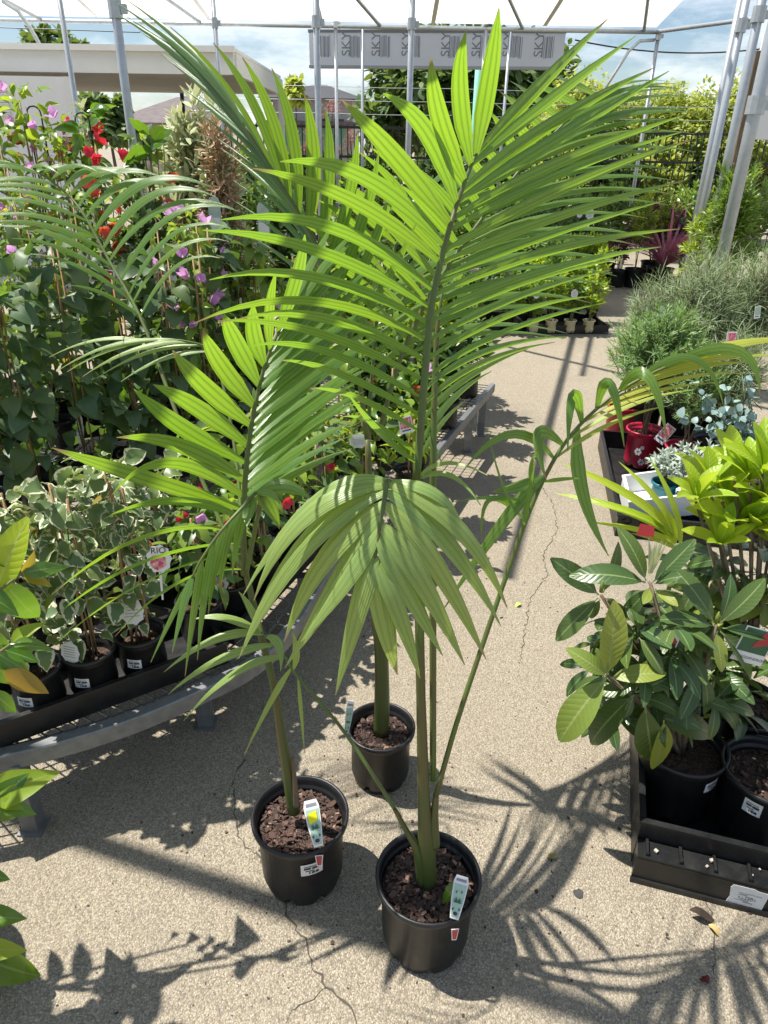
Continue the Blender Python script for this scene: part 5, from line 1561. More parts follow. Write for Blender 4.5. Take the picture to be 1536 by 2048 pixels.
shrub('green_shrub', 'dense dark green shrub under the crimson flowers', 'shrub', 265, 290, 3.3, 130, .55, 'deep', .04, 170, 8, 'oval', .42, .12, 5, None, .3, (.12, .2, 'pot'))
shrub('green_shrub', 'grey green shrub with pale leaf edges below the seed heads', 'shrub', 420, 330, 3.45, 150, .55, 'variegated', .035, 170, 8, 'oval', .5, .12, 6, None, .3, (.12, .2, 'pot'))
gp = 'strappy leaved plants in white pots'
grass('strappy_plant', 'tall strappy plant in the left white pot behind the lilac bracts', 'plant', 455, 478, .52, .62, .22, 110, 'strap', .014, 1, gp, .42, .4, (.085, .26, 'pot_white'), .26)
grass('strappy_plant', 'tall strappy plant in the right white pot with a clear domed tag', 'plant', 535, 470, .52, .66, .22, 120, 'strap', .014, 2, gp, .42, .4, (.085, .26, 'pot_white'), .26)
grass('strappy_plant', 'strappy plant behind the two white pots', 'plant', 500, 420, .5, .55, .25, 110, 'strap', .014, 3, gp, .5, .4, (.09, .24, 'pot'), .26)
grass('strappy_plant', 'lower strappy plant behind the left palm tip', 'plant', 610, 440, .5, .5, .25, 110, 'strap', .014, 4, gp, .5, .4, (.09, .24, 'pot'), .26)
for (tx, ty, lb) in ((430, 430, 'clear domed plant tag standing over the left white pot'), (527, 440, 'clear domed plant tag standing over the right white pot')):
    cc = P(tx, ty, 3.05)
    out = [(-.024, -.07), (.024, -.07), (.024, .045), (.017, .063), (0, .07), (-.017, .063), (-.024, .045)]
    t_, x, y, z = plate(None, ZERO, UP, Vector((.1, -1, .25)), out, simple('clear_tag', (.36, .44, .38), .2, 0, .4, 40, 0, .5, (.6, .64, .6)), .002, 'dome_tag')
    t_.location = cc
    plate(t_, z * .002, UP, Vector((.1, -1, .25)), [(-.02, -.06), (.02, -.06), (.02, -.01), (-.02, -.01)], M['paper'], .001, 'picture')
    tagged(t_, lb, 'tag', 'clear domed tags')
gk = 'pink flowered clumps by the fence'
for i, (x_, y_, wd) in enumerate(((655, 200, 50), (615, 268, 50), (570, 300, 70), (715, 270, 80))):
    grass('kangaroo_paw', ('tallest clump with dusty pink flower heads before the distant house', 'second pink flowered clump left of the tallest', 'low pink flowered clump behind the strappy plants', 'pink flowered clump right of the tallest, behind the big frond')[i], 'plant', x_, 460, .1, .8, .2, 60, 'strap', .015, 30 + i, gk, .35, .3, (.1, .2, 'pot'))
    o_ = bpy.data.objects[-1] if False else None
    tt = [o2 for o2 in COL.objects if o2.name.startswith('kangaroo_paw')][-1]
    r = random.Random(i)
    Yk = tt.location.y
    tp = P(x_, y_, Yk)
    B, D, N, S = [], [], [], []
    mb = MB()
    for k in range(9):
        h = Vector((tp.x + r.uniform(-.5, .5) * wd * Yk / FPX, Yk + r.uniform(-.1, .1), tp.z - r.uniform(0, .25))) - tt.location
        mb.tube([(0, 0, .15), (h.x * .5, h.y * .5, h.z * .55), h], .004, 4)
        for q in range(26):
            d = rv(r)
            B.append(h + d * .03 + UP * r.uniform(-.06, .05)); D.append(d + UP * .6); N.append(rv(r)); S.append(.05 * r.uniform(.6, 1.2))
    mb.build('flower_stalk', M['maroon'], tt)
    joined('flower_heads', (B, D, N, S), M['pinkpetal'], 'tuft', .28, .1, tt)

# ---- near glossy plant at the left edge
gl = thing('glossy_shrub', 'glossy leaved shrub with bronze new growth poking in at the left edge', 'shrub', (-.98, .86, 0))
go = gl.location.copy()
pot(gl, .14, .27)
def edge_leaf(ls, bx, by, tx, ty, Y, up_, wmul=1.0, dY=0.0):
    a, b2 = P(bx, by, Y), P(tx, ty, Y + dY)
    put_leaf(LS[ls], gl, a - go, b2 - a, Vector(up_), (b2 - a).length, RNG)
YE = 1.0
for q in (('shoot', -12, 1195, 34, 1058, YE, (.2, -1, .3)), ('gloss', -70, 1172, 43, 1216, YE - .03, (0, -.3, 1)), ('gloss', 6, 1160, 86, 1265, YE + .02, (.5, -1, .3)), ('bronze', 44, 1146, 122, 1130, YE, (0, -.8, .6)), ('bronze', 44, 1146, 104, 1172, YE, (0, -.6, .8)), ('bronze', 44, 1146, 72, 1108, YE, (1, -.6, .2)),
          ('gloss', -30, 1290, 60, 1348, YE, (0, -.6, .8)), ('bronze', 22, 1288, 102, 1292, YE - .03, (0, -.4, 1)), ('bronze', 22, 1288, 70, 1246, YE, (-.5, -.8, .4)), ('gloss', 10, 1300, 78, 1322, YE, (0, -.5, .8)), ('gloss', -40, 1310, 40, 1372, YE, (.2, -.6, .8)), ('bronze', 5, 1340, 98, 1388, YE - .02, (.2, -.7, .7)), ('gloss', -20, 1380, 35, 1428, YE, (.2, -.6, .8)),
          ('gloss', -45, 1262, 30, 1300, YE, (.2, -.6, .8)), ('lime', -20, 1600, 74, 1546, YE - .1, (0, -.6, .8)), ('gloss', -20, 1612, 45, 1560, YE - .1, (.4, -.7, .6)), ('bronze', -10, 1602, 48, 1615, YE - .12, (0, -.3, 1)), ('gloss', -10, 1605, 72, 1628, YE - .12, (.2, -.5, .8)), ('gloss', -25, 1610, 38, 1645, YE - .1, (.3, -.6, .7)),
          ('gloss', -50, 1742, 19, 1760, YE - .18, (0, -.5, .8)), ('gloss', -60, 1835, 46, 1834, YE - .2, (0, -.4, .9)), ('bronze', -60, 1900, 46, 1898, YE - .22, (0, -.4, .9)), ('gloss', -60, 1900, 80, 1972, YE - .2, (.3, -.9, .5)), ('bronze', -35, 1900, 8, 2000, YE - .2, (.5, -.9, .3)), ('gloss', -70, 1560, 10, 1650, YE - .1, (.4, -.7, .5)), ('gloss', -60, 1100, 12, 1130, YE, (0, -.5, .8))):
    edge_leaf(*q)
r = random.Random(5)
for i in range(115):
    d = rv(r)
    p_ = Vector((-1.02, .76, .82)) + Vector((d.x * .26, d.y * .2, d.z * .36)) * (.35 + .65 * r.random())
    if p_.x > -.68:
        p_.x = -.68 - r.random() * .1
    put_leaf(LS['gloss'], gl, p_ - go, d + rv(r) * .6 + Vector((-.2, 0, -.2)), UP + d * .4, .1 * r.uniform(.7, 1.2), r)
mb = MB()
for q in ((44, 1146, YE), (22, 1288, YE - .02), (-10, 1602, YE - .12), (-60, 1900, YE - .2), (-12, 1195, YE), (-40, 1310, YE)):
    e = P(*q) - go
    mb.tube([(0, 0, .22), (e.x * .25, e.y * .3, e.z * .7 + .06), e], [.007, .005, .0022], 6)
mb.tube([(0, 0, .2), (.02, 0, .7), (0, .02, 1.35)], [.009, .007, .003], 7)
mb.build('branches', M['twig'], gl, smooth=True)

# ================================================================== RIGHT SIDE
# near crate with the big leathery shrubs
cA, cB = G(1262, 1722, 0), G(1560, 1798, 0)
u_ = (cB - cA).normalized()
crate, cR, cL = tray('plant_crate', 'black plastic crate with a torn white sticker at lower right', cA, cA + u_ * .62, .46, .135, 'crate', 'crate', .007, ledge=(.085, .052))
def cr(a, b2, z):
    return cR @ Vector((a, b2, z))
sx = .24
sc_ = cr(sx, -.0525, .042)
nrm = cR @ Vector((0, -1, 0))
st, x, y, z = plate(crate, sc_, UP, nrm, [(-.038, -.028), (-.03, -.031), (.036, -.030), (.040, .026), (.020, .027), (.008, .031), (-.034, .030), (-.038, .02), (-.034, -.01)], M['paper'], .0008, 'sticker')
put_text('stick', st, sc_ + nrm * .0012 - UP * .004, -(cR @ Vector((1, 0, 0))), nrm, .010)
for j, (w2, zz) in enumerate(((.046, .012), (.018, .006), (.016, .001), (.03, -.012), (.02, -.017))):
    plate(st, sc_ + nrm * .001 + UP * zz + cR @ Vector(((-.01 if j % 2 else .004), 0, 0)), UP, nrm, [(-w2 / 2, -.0012), (w2 / 2, -.0012), (w2 / 2, .0012), (-w2 / 2, .0012)], M['inkgrey'], .0005, 'text_line')
mb = MB()
r = random.Random(9)
for i in range(11):
    c = cr(r.uniform(.02, .5), r.uniform(-.045, -.005) if i < 7 else r.uniform(.02, .07), .088 if i < 7 else .013)
    s = r.uniform(.002, .0055)
    mb.box(c + UP * s * .5, (s * r.uniform(.6, 1.3), s * .8, s * .5), Matrix.Rotation(r.uniform(0, 3), 3, 'Z'))
stuff(mb.build('gravel_bits', simple('gravel', (.5, .44, .36), .9, 0, .3, 80), crate))

def px_leaf(t, ls, bx, by, tx, ty, Y, dY=0.0, nrm=(0, -.5, 1), r=RNG):
    a, b2 = P(bx, by, Y), P(tx, ty, Y + dY)
    put_leaf(LS[ls], t, a - t.location, b2 - a, Vector(nrm), (b2 - a).length, r)
def whorl(t, r, c, n, L, ls, tilt=.25, ax=UP):
    e1 = ax.orthogonal().normalized(); e2 = ax.cross(e1)
    ph = r.uniform(0, 6.28)
    for i in range(n):
        a = ph + i * 2.4
        o_ = e1 * math.cos(a) + e2 * math.sin(a)
        d = o_ + ax * (tilt + r.uniform(-.35, .3))
        put_leaf(LS[ls], t, c + o_ * .006, d, ax + rv(r) * .25, L * r.uniform(.7, 1.12), r)

rc = G(1368, 1482, .215)
rh = thing('rhododendron', 'leathery leaved shrub in the black pot at the crate corner', 'shrub', (rc.x, rc.y, .012), 'leathery shrubs in the crate')
pot(rh, .108, .2)
r = random.Random(21)
ctr = {'w1': (1215, 1352, rc.y - .10), 'w2': (1300, 1165, rc.y - .02), 'w3': (1432, 1250, rc.y - .04), 'w4': (1202, 1190, rc.y + .02), 'w5': (1268, 1390, rc.y - .08)}
L = lambda *q, **k: px_leaf(rh, *q, r=r, **k)
Yw = ctr['w1'][2]
for q in (('rhodo_pale', 1213, 1352, 1240, 1214, Yw, .02, (.1, -1, .2)), ('rhodo_pale', 1213, 1355, 1102, 1490, Yw, -.05, (-.3, -.6, .8)), ('rhodo_pale', 1212, 1352, 1150, 1300, Yw, 0, (-.2, -.6, .8)), ('rhodo_pale', 1220, 1356, 1332, 1338, Yw, -.02, (.1, -.5, .9)), ('rhodo', 1212, 1356, 1138, 1372, Yw, .03, (0, -.4, 1)), ('rhodo_pale', 1214, 1350, 1200, 1305, Yw, 0, (.2, -.9, .3)),
          ('rhodo', 1268, 1390, 1155, 1496, Yw, 0, (-.5, -.6, .7)), ('rhodo', 1268, 1390, 1392, 1420, Yw, -.02, (.2, -.4, .9)), ('rhodo', 1266, 1392, 1252, 1440, Yw, -.02, (0, -.9, .4)), ('rhodo', 1265, 1385, 1140, 1376, Yw, .04, (0, -.4, 1)), ('rhodo', 1272, 1385, 1392, 1330, Yw, .0, (.2, -.5, .8)), ('rhodo', 1270, 1385, 1300, 1290, Yw, .05, (.3, -.9, .3)),
          ('rhodo', 1290, 1410, 1306, 1540, Yw, 0, (-.3, -1, .1)), ('rhodo_pale', 1328, 1440, 1316, 1548, Yw, -.01, (.3, -1, .1)), ('rhodo', 1300, 1430, 1452, 1465, Yw + .03, 0, (.1, -.6, .7))):
    L(*q)
Yw = ctr['w2'][2]
for q in (('rhodo', 1292, 1165, 1160, 1128, Yw, 0, (-.1, -.5, .9)), ('rhodo', 1292, 1162, 1255, 1055, Yw, .03, (.3, -.9, .3)), ('rhodo', 1305, 1165, 1392, 1080, Yw, .01, (-.4, -.9, .3)), ('rhodo', 1308, 1168, 1356, 1148, Yw, -.03, (0, -.5, .9)), ('rhodo_pale', 1300, 1178, 1292, 1202, Yw, -.05, (0, -.7, .7)), ('rhodo_pale', 1308, 1180, 1356, 1205, Yw, -.05, (.1, -.6, .8)), ('rhodo', 1300, 1175, 1240, 1240, Yw + .04, 0, (-.4, -.7, .5)), ('rhodo', 1310, 1178, 1395, 1240, Yw + .04, 0, (.3, -.7, .5))):
    L(*q)
Yw = ctr['w3'][2]
for q in (('rhodo', 1428, 1246, 1372, 1140, Yw, .02, (.3, -.9, .3)), ('rhodo', 1440, 1246, 1538, 1165, Yw, 0, (-.4, -.9, .3)), ('rhodo', 1425, 1252, 1342, 1222, Yw, -.03, (0, -.4, .9)), ('rhodo_pale', 1432, 1262, 1448, 1345, Yw, -.05, (.1, -1, .3)), ('rhodo', 1445, 1256, 1545, 1268, Yw, -.02, (.1, -.5, .9)), ('rhodo', 1422, 1256, 1380, 1262, Yw, -.03, (0, -.4, 1)), ('rhodo', 1440, 1242, 1478, 1155, Yw + .02, .03, (.1, -.8, .4)), ('rhodo', 1436, 1262, 1400, 1330, Yw + .03, -.02, (-.3, -.8, .4)), ('rhodo', 1440, 1262, 1540, 1360, Yw, -.02, (.3, -.6, .7))):
    L(*q)
Yw = ctr['w4'][2]
for q in (('rhodo', 1198, 1190, 1110, 1118, Yw, 0, (-.2, -.7, .7)), ('rhodo', 1206, 1186, 1250, 1092, Yw, .02, (.4, -.9, .2)), ('rhodo', 1196, 1196, 1108, 1280, Yw, -.03, (-.3, -.6, .8)), ('rhodo', 1208, 1196, 1228, 1200, Yw, -.05, (0, -.4, 1)), ('rhodo', 1200, 1198, 1180, 1240, Yw, 0, (-.3, -.8, .4)), ('rhodo', 1206, 1198, 1270, 1250, Yw, 0, (.2, -.8, .4))):
    L(*q)
# inner darker leaves
for k in range(17):
    cxp, cyp = r.uniform(1215, 1500), r.uniform(1215, 1440)
    whorl(rh, r, P(cxp, cyp, rc.y + r.uniform(-.02, .12)) - rh.location, 7, .12, 'rhodo', -.1, (UP + rv(r) * .7).normalized())
for k in range(7):
    whorl(rh, r, P((1185, 1190, 1230, 1215, 1250, 1290, 1225)[k], (1335, 1290, 1300, 1240, 1210, 1240, 1410)[k], rc.y + .03) - rh.location, 5, .085, 'rhodo', -.2, (UP + rv(r) * .6).normalized())
for k in range(8):
    whorl(rh, r, P((1290, 1340, 1400, 1310, 1370, 1430, 1275, 1350)[k], (1330, 1310, 1340, 1400, 1390, 1400, 1270, 1250)[k], rc.y - .05) - rh.location, 6, .105, 'rhodo', 0.0, (UP + rv(r) * .6 + Vector((0, -.3, 0))).normalized())
mb = MB()
for q in ctr.values():
    e = P(*q) - rh.location
    mb.tube([(0, 0, .15), (e.x * .35, e.y * .4, e.z * .55 + .04), e], [.008, .006, .004], 7)
mb.build('branches', M['wood'], rh, smooth=True)
B, D, N, S = [], [], [], []
for i in range(16):
    b0 = P(1297, 1160, ctr['w2'][2]) - rh.location
    B.append(b0 + rv(r) * .004 + UP * .02); D.append(UP + rv(r) * .22); N.append(Vector((0, -1, 0)) + rv(r) * .4); S.append(.075 * r.uniform(.6, 1.1))
joined('bud', (B, D, N, S), M['cream'], 'blade', .09, .05, rh)
for q in ((1213, 1345), (1432, 1246), (1202, 1184)):
    b0 = P(q[0], q[1], rc.y - .06) - rh.location
    mb = MB(); mb.tube([b0, b0 + UP * .016, b0 + UP * .03], [.004, .005, .001], 6); mb.build('leaf_bud', M['rhodo_pale'], rh, smooth=True)
# weed in the pot
for k in range(26):
    put_leaf(LS['lime'], rh, P(1400 + r.uniform(-45, 45), 1450 + r.uniform(-18, 30), rc.y - .03) - rh.location, rv(r) + UP * .3, UP + rv(r) * .3, .016 * r.uniform(.7, 1.3), r, 'weed_leaf')
cc = P(1326, 1292, rc.y - .02) - rh.location
tgo, x, y, z = plate(rh, cc, Vector((.2, .1, 1)), Vector((-.1, -1, .4)), [(-.028, -.045), (.028, -.045), (.028, .045), (-.028, .045)], M['white'], .001, 'plant_tag')
plate(tgo, cc + z * .001, Vector((.2, .1, 1)), Vector((-.1, -1, .4)), [(-.025, -.04), (.025, -.04), (.025, .02), (.01, .035), (-.02, .03)], M['redprint'], .0005, 'picture')
sticker(rh, .108, .14, .55, .05, .03, H=.2)

rc2 = G(1545, 1535, .215)
rh2 = thing('rhododendron', 'leathery leaved shrub in the barcoded pot cut by the right edge', 'shrub', (rc2.x, rc2.y, .012), 'leathery shrubs in the crate')
pot(rh2, .112, .2); sticker(rh2, .112, .15, -.75, .045, .04, H=.2)
bark(rh2, .112, .2, 160, 31)
for k in range(6):
    whorl(rh2, r, Vector((r.uniform(0, .2), r.uniform(-.08, .1), r.uniform(.4, .62))), 7, .11, 'rhodo', .1, (UP + rv(r) * .5).normalized())
mb = MB(); mb.tube([(0, 0, .15), (.05, .02, .35), (.12, .0, .55)], [.008, .007, .004], 7); mb.build('branches', M['wood'], rh2, smooth=True)
cc = P(1508, 1292, rc2.y + .03) - rh2.location
upv = Vector((.22, .05, 1)); nv_ = Vector((-.05, -1, .35))
tgo, x, y, z = plate(rh2, cc, upv, nv_, [(-.035, -.045), (.035, -.045), (.035, .045), (-.035, .045)], M['white'], .001, 'plant_tag')
plate(tgo, cc + z * .001, upv, nv_, [(-.032, -.018), (.032, -.018), (.032, .042), (-.032, .042)], M['darkprint'], .0005, 'picture')
plate(tgo, cc + z * .0018, upv, nv_, [(-.006, -.005), (.026, .01), (.03, .04), (.008, .038)], M['redprint'], .0005, 'picture')
put_text('rhodo', tgo, cc + z * .0012 - y * .032, x, z, .0088)

rc3 = G(1490, 1400, .215)
rh3 = thing('rhododendron', 'leathery shrub with lime new shoots behind the corner pot', 'shrub', (rc3.x, rc3.y, .012), 'leathery shrubs in the crate')
pot(rh3, .108, .2)
bark(rh3, .108, .2, 120, 33)
Y3_ = rc3.y + .02
r = random.Random(44)
shoots = [(1478, 1048, 1.0), (1445, 1000, .8), (1530, 1010, .9), (1500, 960, .8), (1405, 1040, .8), (1540, 1085, .8), (1440, 1090, .7), (1420, 975, .8), (1468, 950, .9), (1525, 945, .9), (1392, 1000, .7), (1505, 1060, .9)]
for i, (x_, y_, s) in enumerate(shoots):
    c = P(x_, y_, Y3_ + r.uniform(-.06, .10)) - rh3.location
    for k in range(9):
        a = k * 2.4 + i
        o_ = Vector((math.cos(a), math.sin(a), 0))
        put_leaf(LS['shoot'], rh3, c, o_ * (.8 if k > 3 else .35) + UP * (.75 if k > 3 else 1.1) + rv(r) * .2, UP * .6 - o_ * .5 + Vector((0, -.3, 0)), .135 * s * r.uniform(.75, 1.1), r)
for k in range(16):
    whorl(rh3, r, P(r.uniform(1380, 1560), r.uniform(1090, 1260), Y3_ + r.uniform(0, .08)) - rh3.location, 7, .115, 'rhodo' if k % 3 else 'rhodo_pale', .1, (UP + rv(r) * .5).normalized())
mb = MB()
for (x_, y_, s) in shoots:
    e = P(x_, y_ + 4, Y3_) - rh3.location
    mb.tube([(0, 0, .15), (e.x * .4, e.y * .4, e.z * .6), e], [.007, .005, .0035], 7)
mb.build('branches', M['wood'], rh3, smooth=True)
# lily with lime straps
ly = thing('lime_lily', 'lime strap leaved plant leaning out over the aisle behind the leathery shrub', 'plant', (P(1350, 1100, 1.95).x, 1.95, 0))
for q in ((1332, 1010, 1202, 922), (1335, 1030, 1200, 966), (1352, 1040, 1305, 944), (1360, 1060, 1354, 950), (1345, 1062, 1245, 1030), (1348, 1050, 1255, 988), (1350, 1080, 1290, 1065)):
    a, b2 = P(q[0], q[1], 1.95), P(q[2], q[3], 1.9)
    base = P(1360, 1120, 1.95)
    put_leaf(LS['lily'], ly, base.lerp(a, .55) - ly.location, b2 - base.lerp(a, .55), Vector((0, -.8, .7)), (b2 - base.lerp(a, .55)).length * 1.02, r)
pot(ly, .08, .16)
mb = MB(); mb.tube([(0, 0, .1), P(1360, 1110, 1.95) - ly.location], .008, 6); mb.build('stem', M['twig'], ly)
cc = P(1292, 1062, 1.86) - ly.location
plate(ly, cc, Vector((.1, .4, 1)), Vector((0, -1, .7)), [(-.026, -.016), (.026, -.016), (.022, .018), (-.02, .02)], M['redprint'], .001, 'plant_tag')

# second crate with red pots
dA, dB = G(1229, 1072, 0), G(1420, 1092, 0)
u2 = (dB - dA).normalized()
crate2, dR, dL = tray('plant_crate', 'black lattice crate holding the white tray and red pots', dA, dA + u2 * .9, 1.05, .10, 'crate', 'crate', .008)
def dr(a, b2, z=0.0):
    return dA + dR @ Vector((a, b2, z))
mb = MB()
for i in range(12):
    for j in range(3):
        mb.bar(dR @ Vector((.02 + i * .075, -.004, .02 + .03 * j)), dR @ Vector((.06 + i * .075, -.004, .045 + .03 * j)), .004, .004)
        mb.bar(dR @ Vector((.06 + i * .075, -.004, .02 + .03 * j)), dR @ Vector((.02 + i * .075, -.004, .045 + .03 * j)), .004, .004)
stuff(mb.build('lattice', M['crate'], crate2))
w0 = G(1258, 1008, .11); w1 = G(1420, 1024, .11)
wt, wR, wL = tray('white_tray', 'white rimmed seedling tray holding the teal pots', (w0.x, w0.y, 0), (w0 + (w1 - w0).normalized() * .42), .30, .10, 'white', 'tray', .006, z0=.016)
def potted(name, label, cat, px, py, R, H, mat, z0, **kw):
    c = G(px, py, z0 + H)
    return c
c = G(1322, 962, .17)
shrub('silver_plant', 'silver leaved plant in the teal pot inside the white tray', 'plant', 1345, 900, c.y, 85, .21, 'silver', .03, 46, 12, 'oval', .34, .07, 60, None, .03, (.062, .14, 'pot_teal'), up=.8, twm='twig')
c = G(1420, 975, .17)
shrub('silver_plant', 'wider silver leaved plant beside the one in the teal pot', 'plant', 1410, 880, c.y + .02, 160, .16, 'silver', .03, 110, 12, 'oval', .34, .08, 61, None, .03, (.062, .14, 'pot_teal'), up=.8, twm='twig')
gr = 'red pots in the lattice crate'
rp1 = G(1308, 862, .225)
t = shrub('red_potted_shrub', 'bushy needle leaved shrub in the nearest bright red pot', 'shrub', 1345, 590, rp1.y + .05, 200, .36, 'needle', .036, 420, 18, 'needle', .17, .17, 62, gr, .02, (.098, .2, 'pot_red'), up=.9, low=-.8, stems=9)
mb = MB()
for (ax, az, s) in ((-.55, .10, .022), (-.35, .125, .012), (-.28, .045, .02), (.0, .06, .014)):
    for k in range(6):
        a = k * 1.047
        cc = Vector((math.sin(ax) * .093, -math.cos(ax) * .093, az + .0))
        xx = Vector((math.cos(ax), math.sin(ax), 0))
        p0 = cc + xx * math.cos(a) * s * .55 + UP * math.sin(a) * s * .55
        mb.poly([p0 + xx * math.cos(b2) * s * .3 + UP * math.sin(b2) * s * .42 for b2 in [q * 1.047 for q in range(6)]], .001, Vector((math.sin(ax), -math.cos(ax), -.15)))
fo = mb.build('flower_print', M['paper'], t)
cc = P(1330, 868, rp1.y - .12) - t.location
card_tag(t, cc, Vector((.55, .1, .8)), Vector((-.1, -1, .4)), .055, .10, 'coral', RNG)
rp2 = G(1410, 890, .225)
t = shrub('red_potted_shrub', 'needle leaved shrub with orange buds in the red pot at right', 'shrub', 1420, 680, rp2.y, 160, .28, 'needle', .034, 220, 16, 'needle', .16, .14, 63, gr, .02, (.098, .2, 'pot_red'), up=.8, extra=[('coral', .02, 8, 3, -.2, 'oval', .5)])
rp3 = G(1318, 808, .225)
shrub('red_potted_shrub', 'grey green needle shrub in the rear red pot beside the aisle', 'shrub', 1285, 610, rp3.y, 140, .32, 'needle', .03, 130, 16, 'needle', .16, .14, 64, gr, .02, (.098, .2, 'pot_red'), up=.7)
# eucalyptus with round blue grey leaves
ec = G(1500, 960, .2)
eu = thing('blue_gum', 'blue grey round leaved young gum at the right edge', 'shrub', (ec.x + .05, ec.y + .1, 0))
pot(eu, .09, .18)
r = random.Random(71)
er = leafset('euc', 'heart', .95, ['euc'], 3, curl=.2, fold=.08)
mb = MB()
for (x_, y_, n) in ((1350, 830, 12), (1410, 840, 18), (1450, 770, 16), (1490, 750, 16), (1395, 790, 18), (1440, 810, 20), (1480, 830, 18), (1420, 870, 16), (1500, 870, 18), (1460, 900, 16), (1520, 905, 14), (1535, 850, 14), (1380, 760, 10), (1500, 790, 14)):
    e = P(x_, y_, eu.location.y + r.uniform(-.12, .12)) - eu.location
    s = Vector((0, 0, .15))
    m_ = (s + e) / 2 + UP * .06
    pts = spline([s, m_, e], 8)
    mb.tube(pts, [.004 - .0025 * k / 7 for k in range(8)], 5)
    for k in range(n):
        f = .35 + .65 * k / n
        p_ = pts[min(7, int(f * 7))].lerp(pts[min(7, int(f * 7) + 1)], f * 7 % 1)
        d = rv(r)
        put_leaf(er, eu, p_, d + UP * .2, UP + rv(r) * .6 + Vector((0, -.5, 0)), .038 * r.uniform(.7, 1.25), r)
mb.build('branches', M['twig'], eu, smooth=True)
# wispy grey green shrubs
gw = 'wispy grey green shrubs at right'
for i, (x_, yt, Y, wd, zl, n, lb) in enumerate(((1335, 530, 3.9, 170, .35, 220, 'wispy grey shrub in the aisle corner with a hanging tag'), (1445, 485, 3.8, 230, .4, 520, 'large wispy grey green shrub beside the thick leaning pole'),
        (1550, 465, 3.7, 190, .4, 380, 'wispy grey green shrub cut by the right edge'), (1500, 640, 3.3, 150, .35, 200, 'low dark wispy shrub with pale tags below the thick pole'))):
    shrub('wispy_shrub', lb, 'shrub', x_, yt, Y, wd, zl, 'grey', .07, n, 16, 'needle', .035, .22, 80 + i, gw, 0, (.13, .25, 'pot'), up=.5, jit=.5, flat=.8, stems=12, taglist=(((1322, 630, 'back', .03, .09),) if i == 0 else ((1462, 680, 'coral', .04, .07), (1515, 625, 'green', .03, .05)) if i == 3 else ()))
# fern like tree and cordylines near the poles
shrub('fern_bush', 'lacy green bush behind the thick pole at the right edge', 'bush', 1490, 300, 4.9, 130, .6, 'mid', .06, 220, 18, 'needle', .16, .25, 90, None, 0, (.15, .28, 'pot'), up=.3)
shrub('fern_bush', 'lacy lime bush between the two pole pairs', 'bush', 1430, 380, 5.6, 90, .5, 'lime', .06, 130, 16, 'needle', .2, .2, 91, None, 0, (.15, .28, 'pot'), up=.3)

# ================================================================== MIDDLE AND BACK
def tray_px(label, x0, x1, y, depth, h=.07):
    a, b2 = G(x0, y), G(x1, y)
    return tray('growing_tray', label, a, b2, depth, h)
tray_px('black tray of cream pots across the end of the aisle', 1052, 1216, 668, .5)
tray_px('black tray left of the cream pots, partly hidden by fronds', 880, 1046, 664, .5)
gm_ = 'young bushes in cream pots'
k = 0
names = ['leftmost bush in a cream pot at the aisle end', 'second bush in a cream pot at the aisle end', 'third bush in a cream pot at the aisle end', 'rightmost bush in a cream pot at the aisle end']
for i, x_ in enumerate((1078, 1116, 1154, 1194)):
    c = G(x_, 640, .12)
    shrub('young_bush', names[i], 'bush', x_, 545 - (i % 2) * 12, c.y, 58, .14, 'lime' if i % 2 else 'mid', .05, 38, 9, 'oval', .4, .12, 200 + i, gm_, .012, (.058, .11, 'pot_cream'), up=.9, twm='twig', taglist=(((x_ - 5, 588, 'back', .06, .08),) if i in (0, 2) else ()))
names = ['back row bush behind the leftmost cream pot', 'back row bush behind the second cream pot', 'back row bush behind the third cream pot', 'back row bush at the aisle side behind the rightmost cream pot']
for i, x_ in enumerate((1080, 1122, 1165, 1205)):
    shrub('young_bush', names[i], 'bush', x_, 495 - (i % 2) * 10, 6.95, 70, .15, ('lime', 'mid', 'lime', 'lime')[i], .055, 46, 9, 'oval', .4, .14, 210 + i, gm_, .012, (.06, .12, 'pot'), up=.8, twm='twig')
names = ['green bush in the tray left of the cream pots, nearest the frond tips', 'green bush in the middle of the left tray', 'green bush at the left end of the left tray']
for i, x_ in enumerate((1025, 965, 905)):
    shrub('young_bush', names[i], 'bush', x_, 520 + i * 8, 6.55, 90, .15, 'deep' if i == 1 else 'mid', .06, 60, 9, 'oval', .4, .16, 220 + i, gm_, .012, (.075, .15, 'pot'), up=.8, twm='twig')
# plants on the straight bench behind the palms
gq = 'plants on the straight bench'
for i, (x_, yt, Y, wd, m_, lf, nt_, lb) in enumerate(((720, 560, 3.9, 130, 'mid', .05, 120, 'green bush on the straight bench behind the rear palm'), (830, 540, 4.2, 130, 'strap', .07, 110, 'strappy green bush on the straight bench behind the front frond'),
        (900, 560, 4.6, 120, 'mid', .05, 110, 'green bush on the straight bench near the aisle'), (650, 520, 4.2, 140, 'lime', .045, 120, 'light green bush on the straight bench left of the rear palm'), (905, 660, 3.85, 100, 'strap', .06, 70, 'trailing green plant at the bench rail beside the aisle'), (760, 640, 3.3, 140, 'mid', .05, 120, 'green bush at the near end of the straight bench'))):
    shrub('bench_bush', lb, 'bush', x_, yt, Y, wd, .36, m_, lf, nt_, 9, 'oval', .3 if m_ == 'strap' else .45, .16, 230 + i, gq, .285, (.075, .14, 'pot'), up=.5, extra=([('coral', .05, 4, 4, .1, 'oval', .8)] if i in (0, 1) else [('lilac', .035, 2, 8, .5, 'oval', .5)] if i == 2 else None), stems=8)
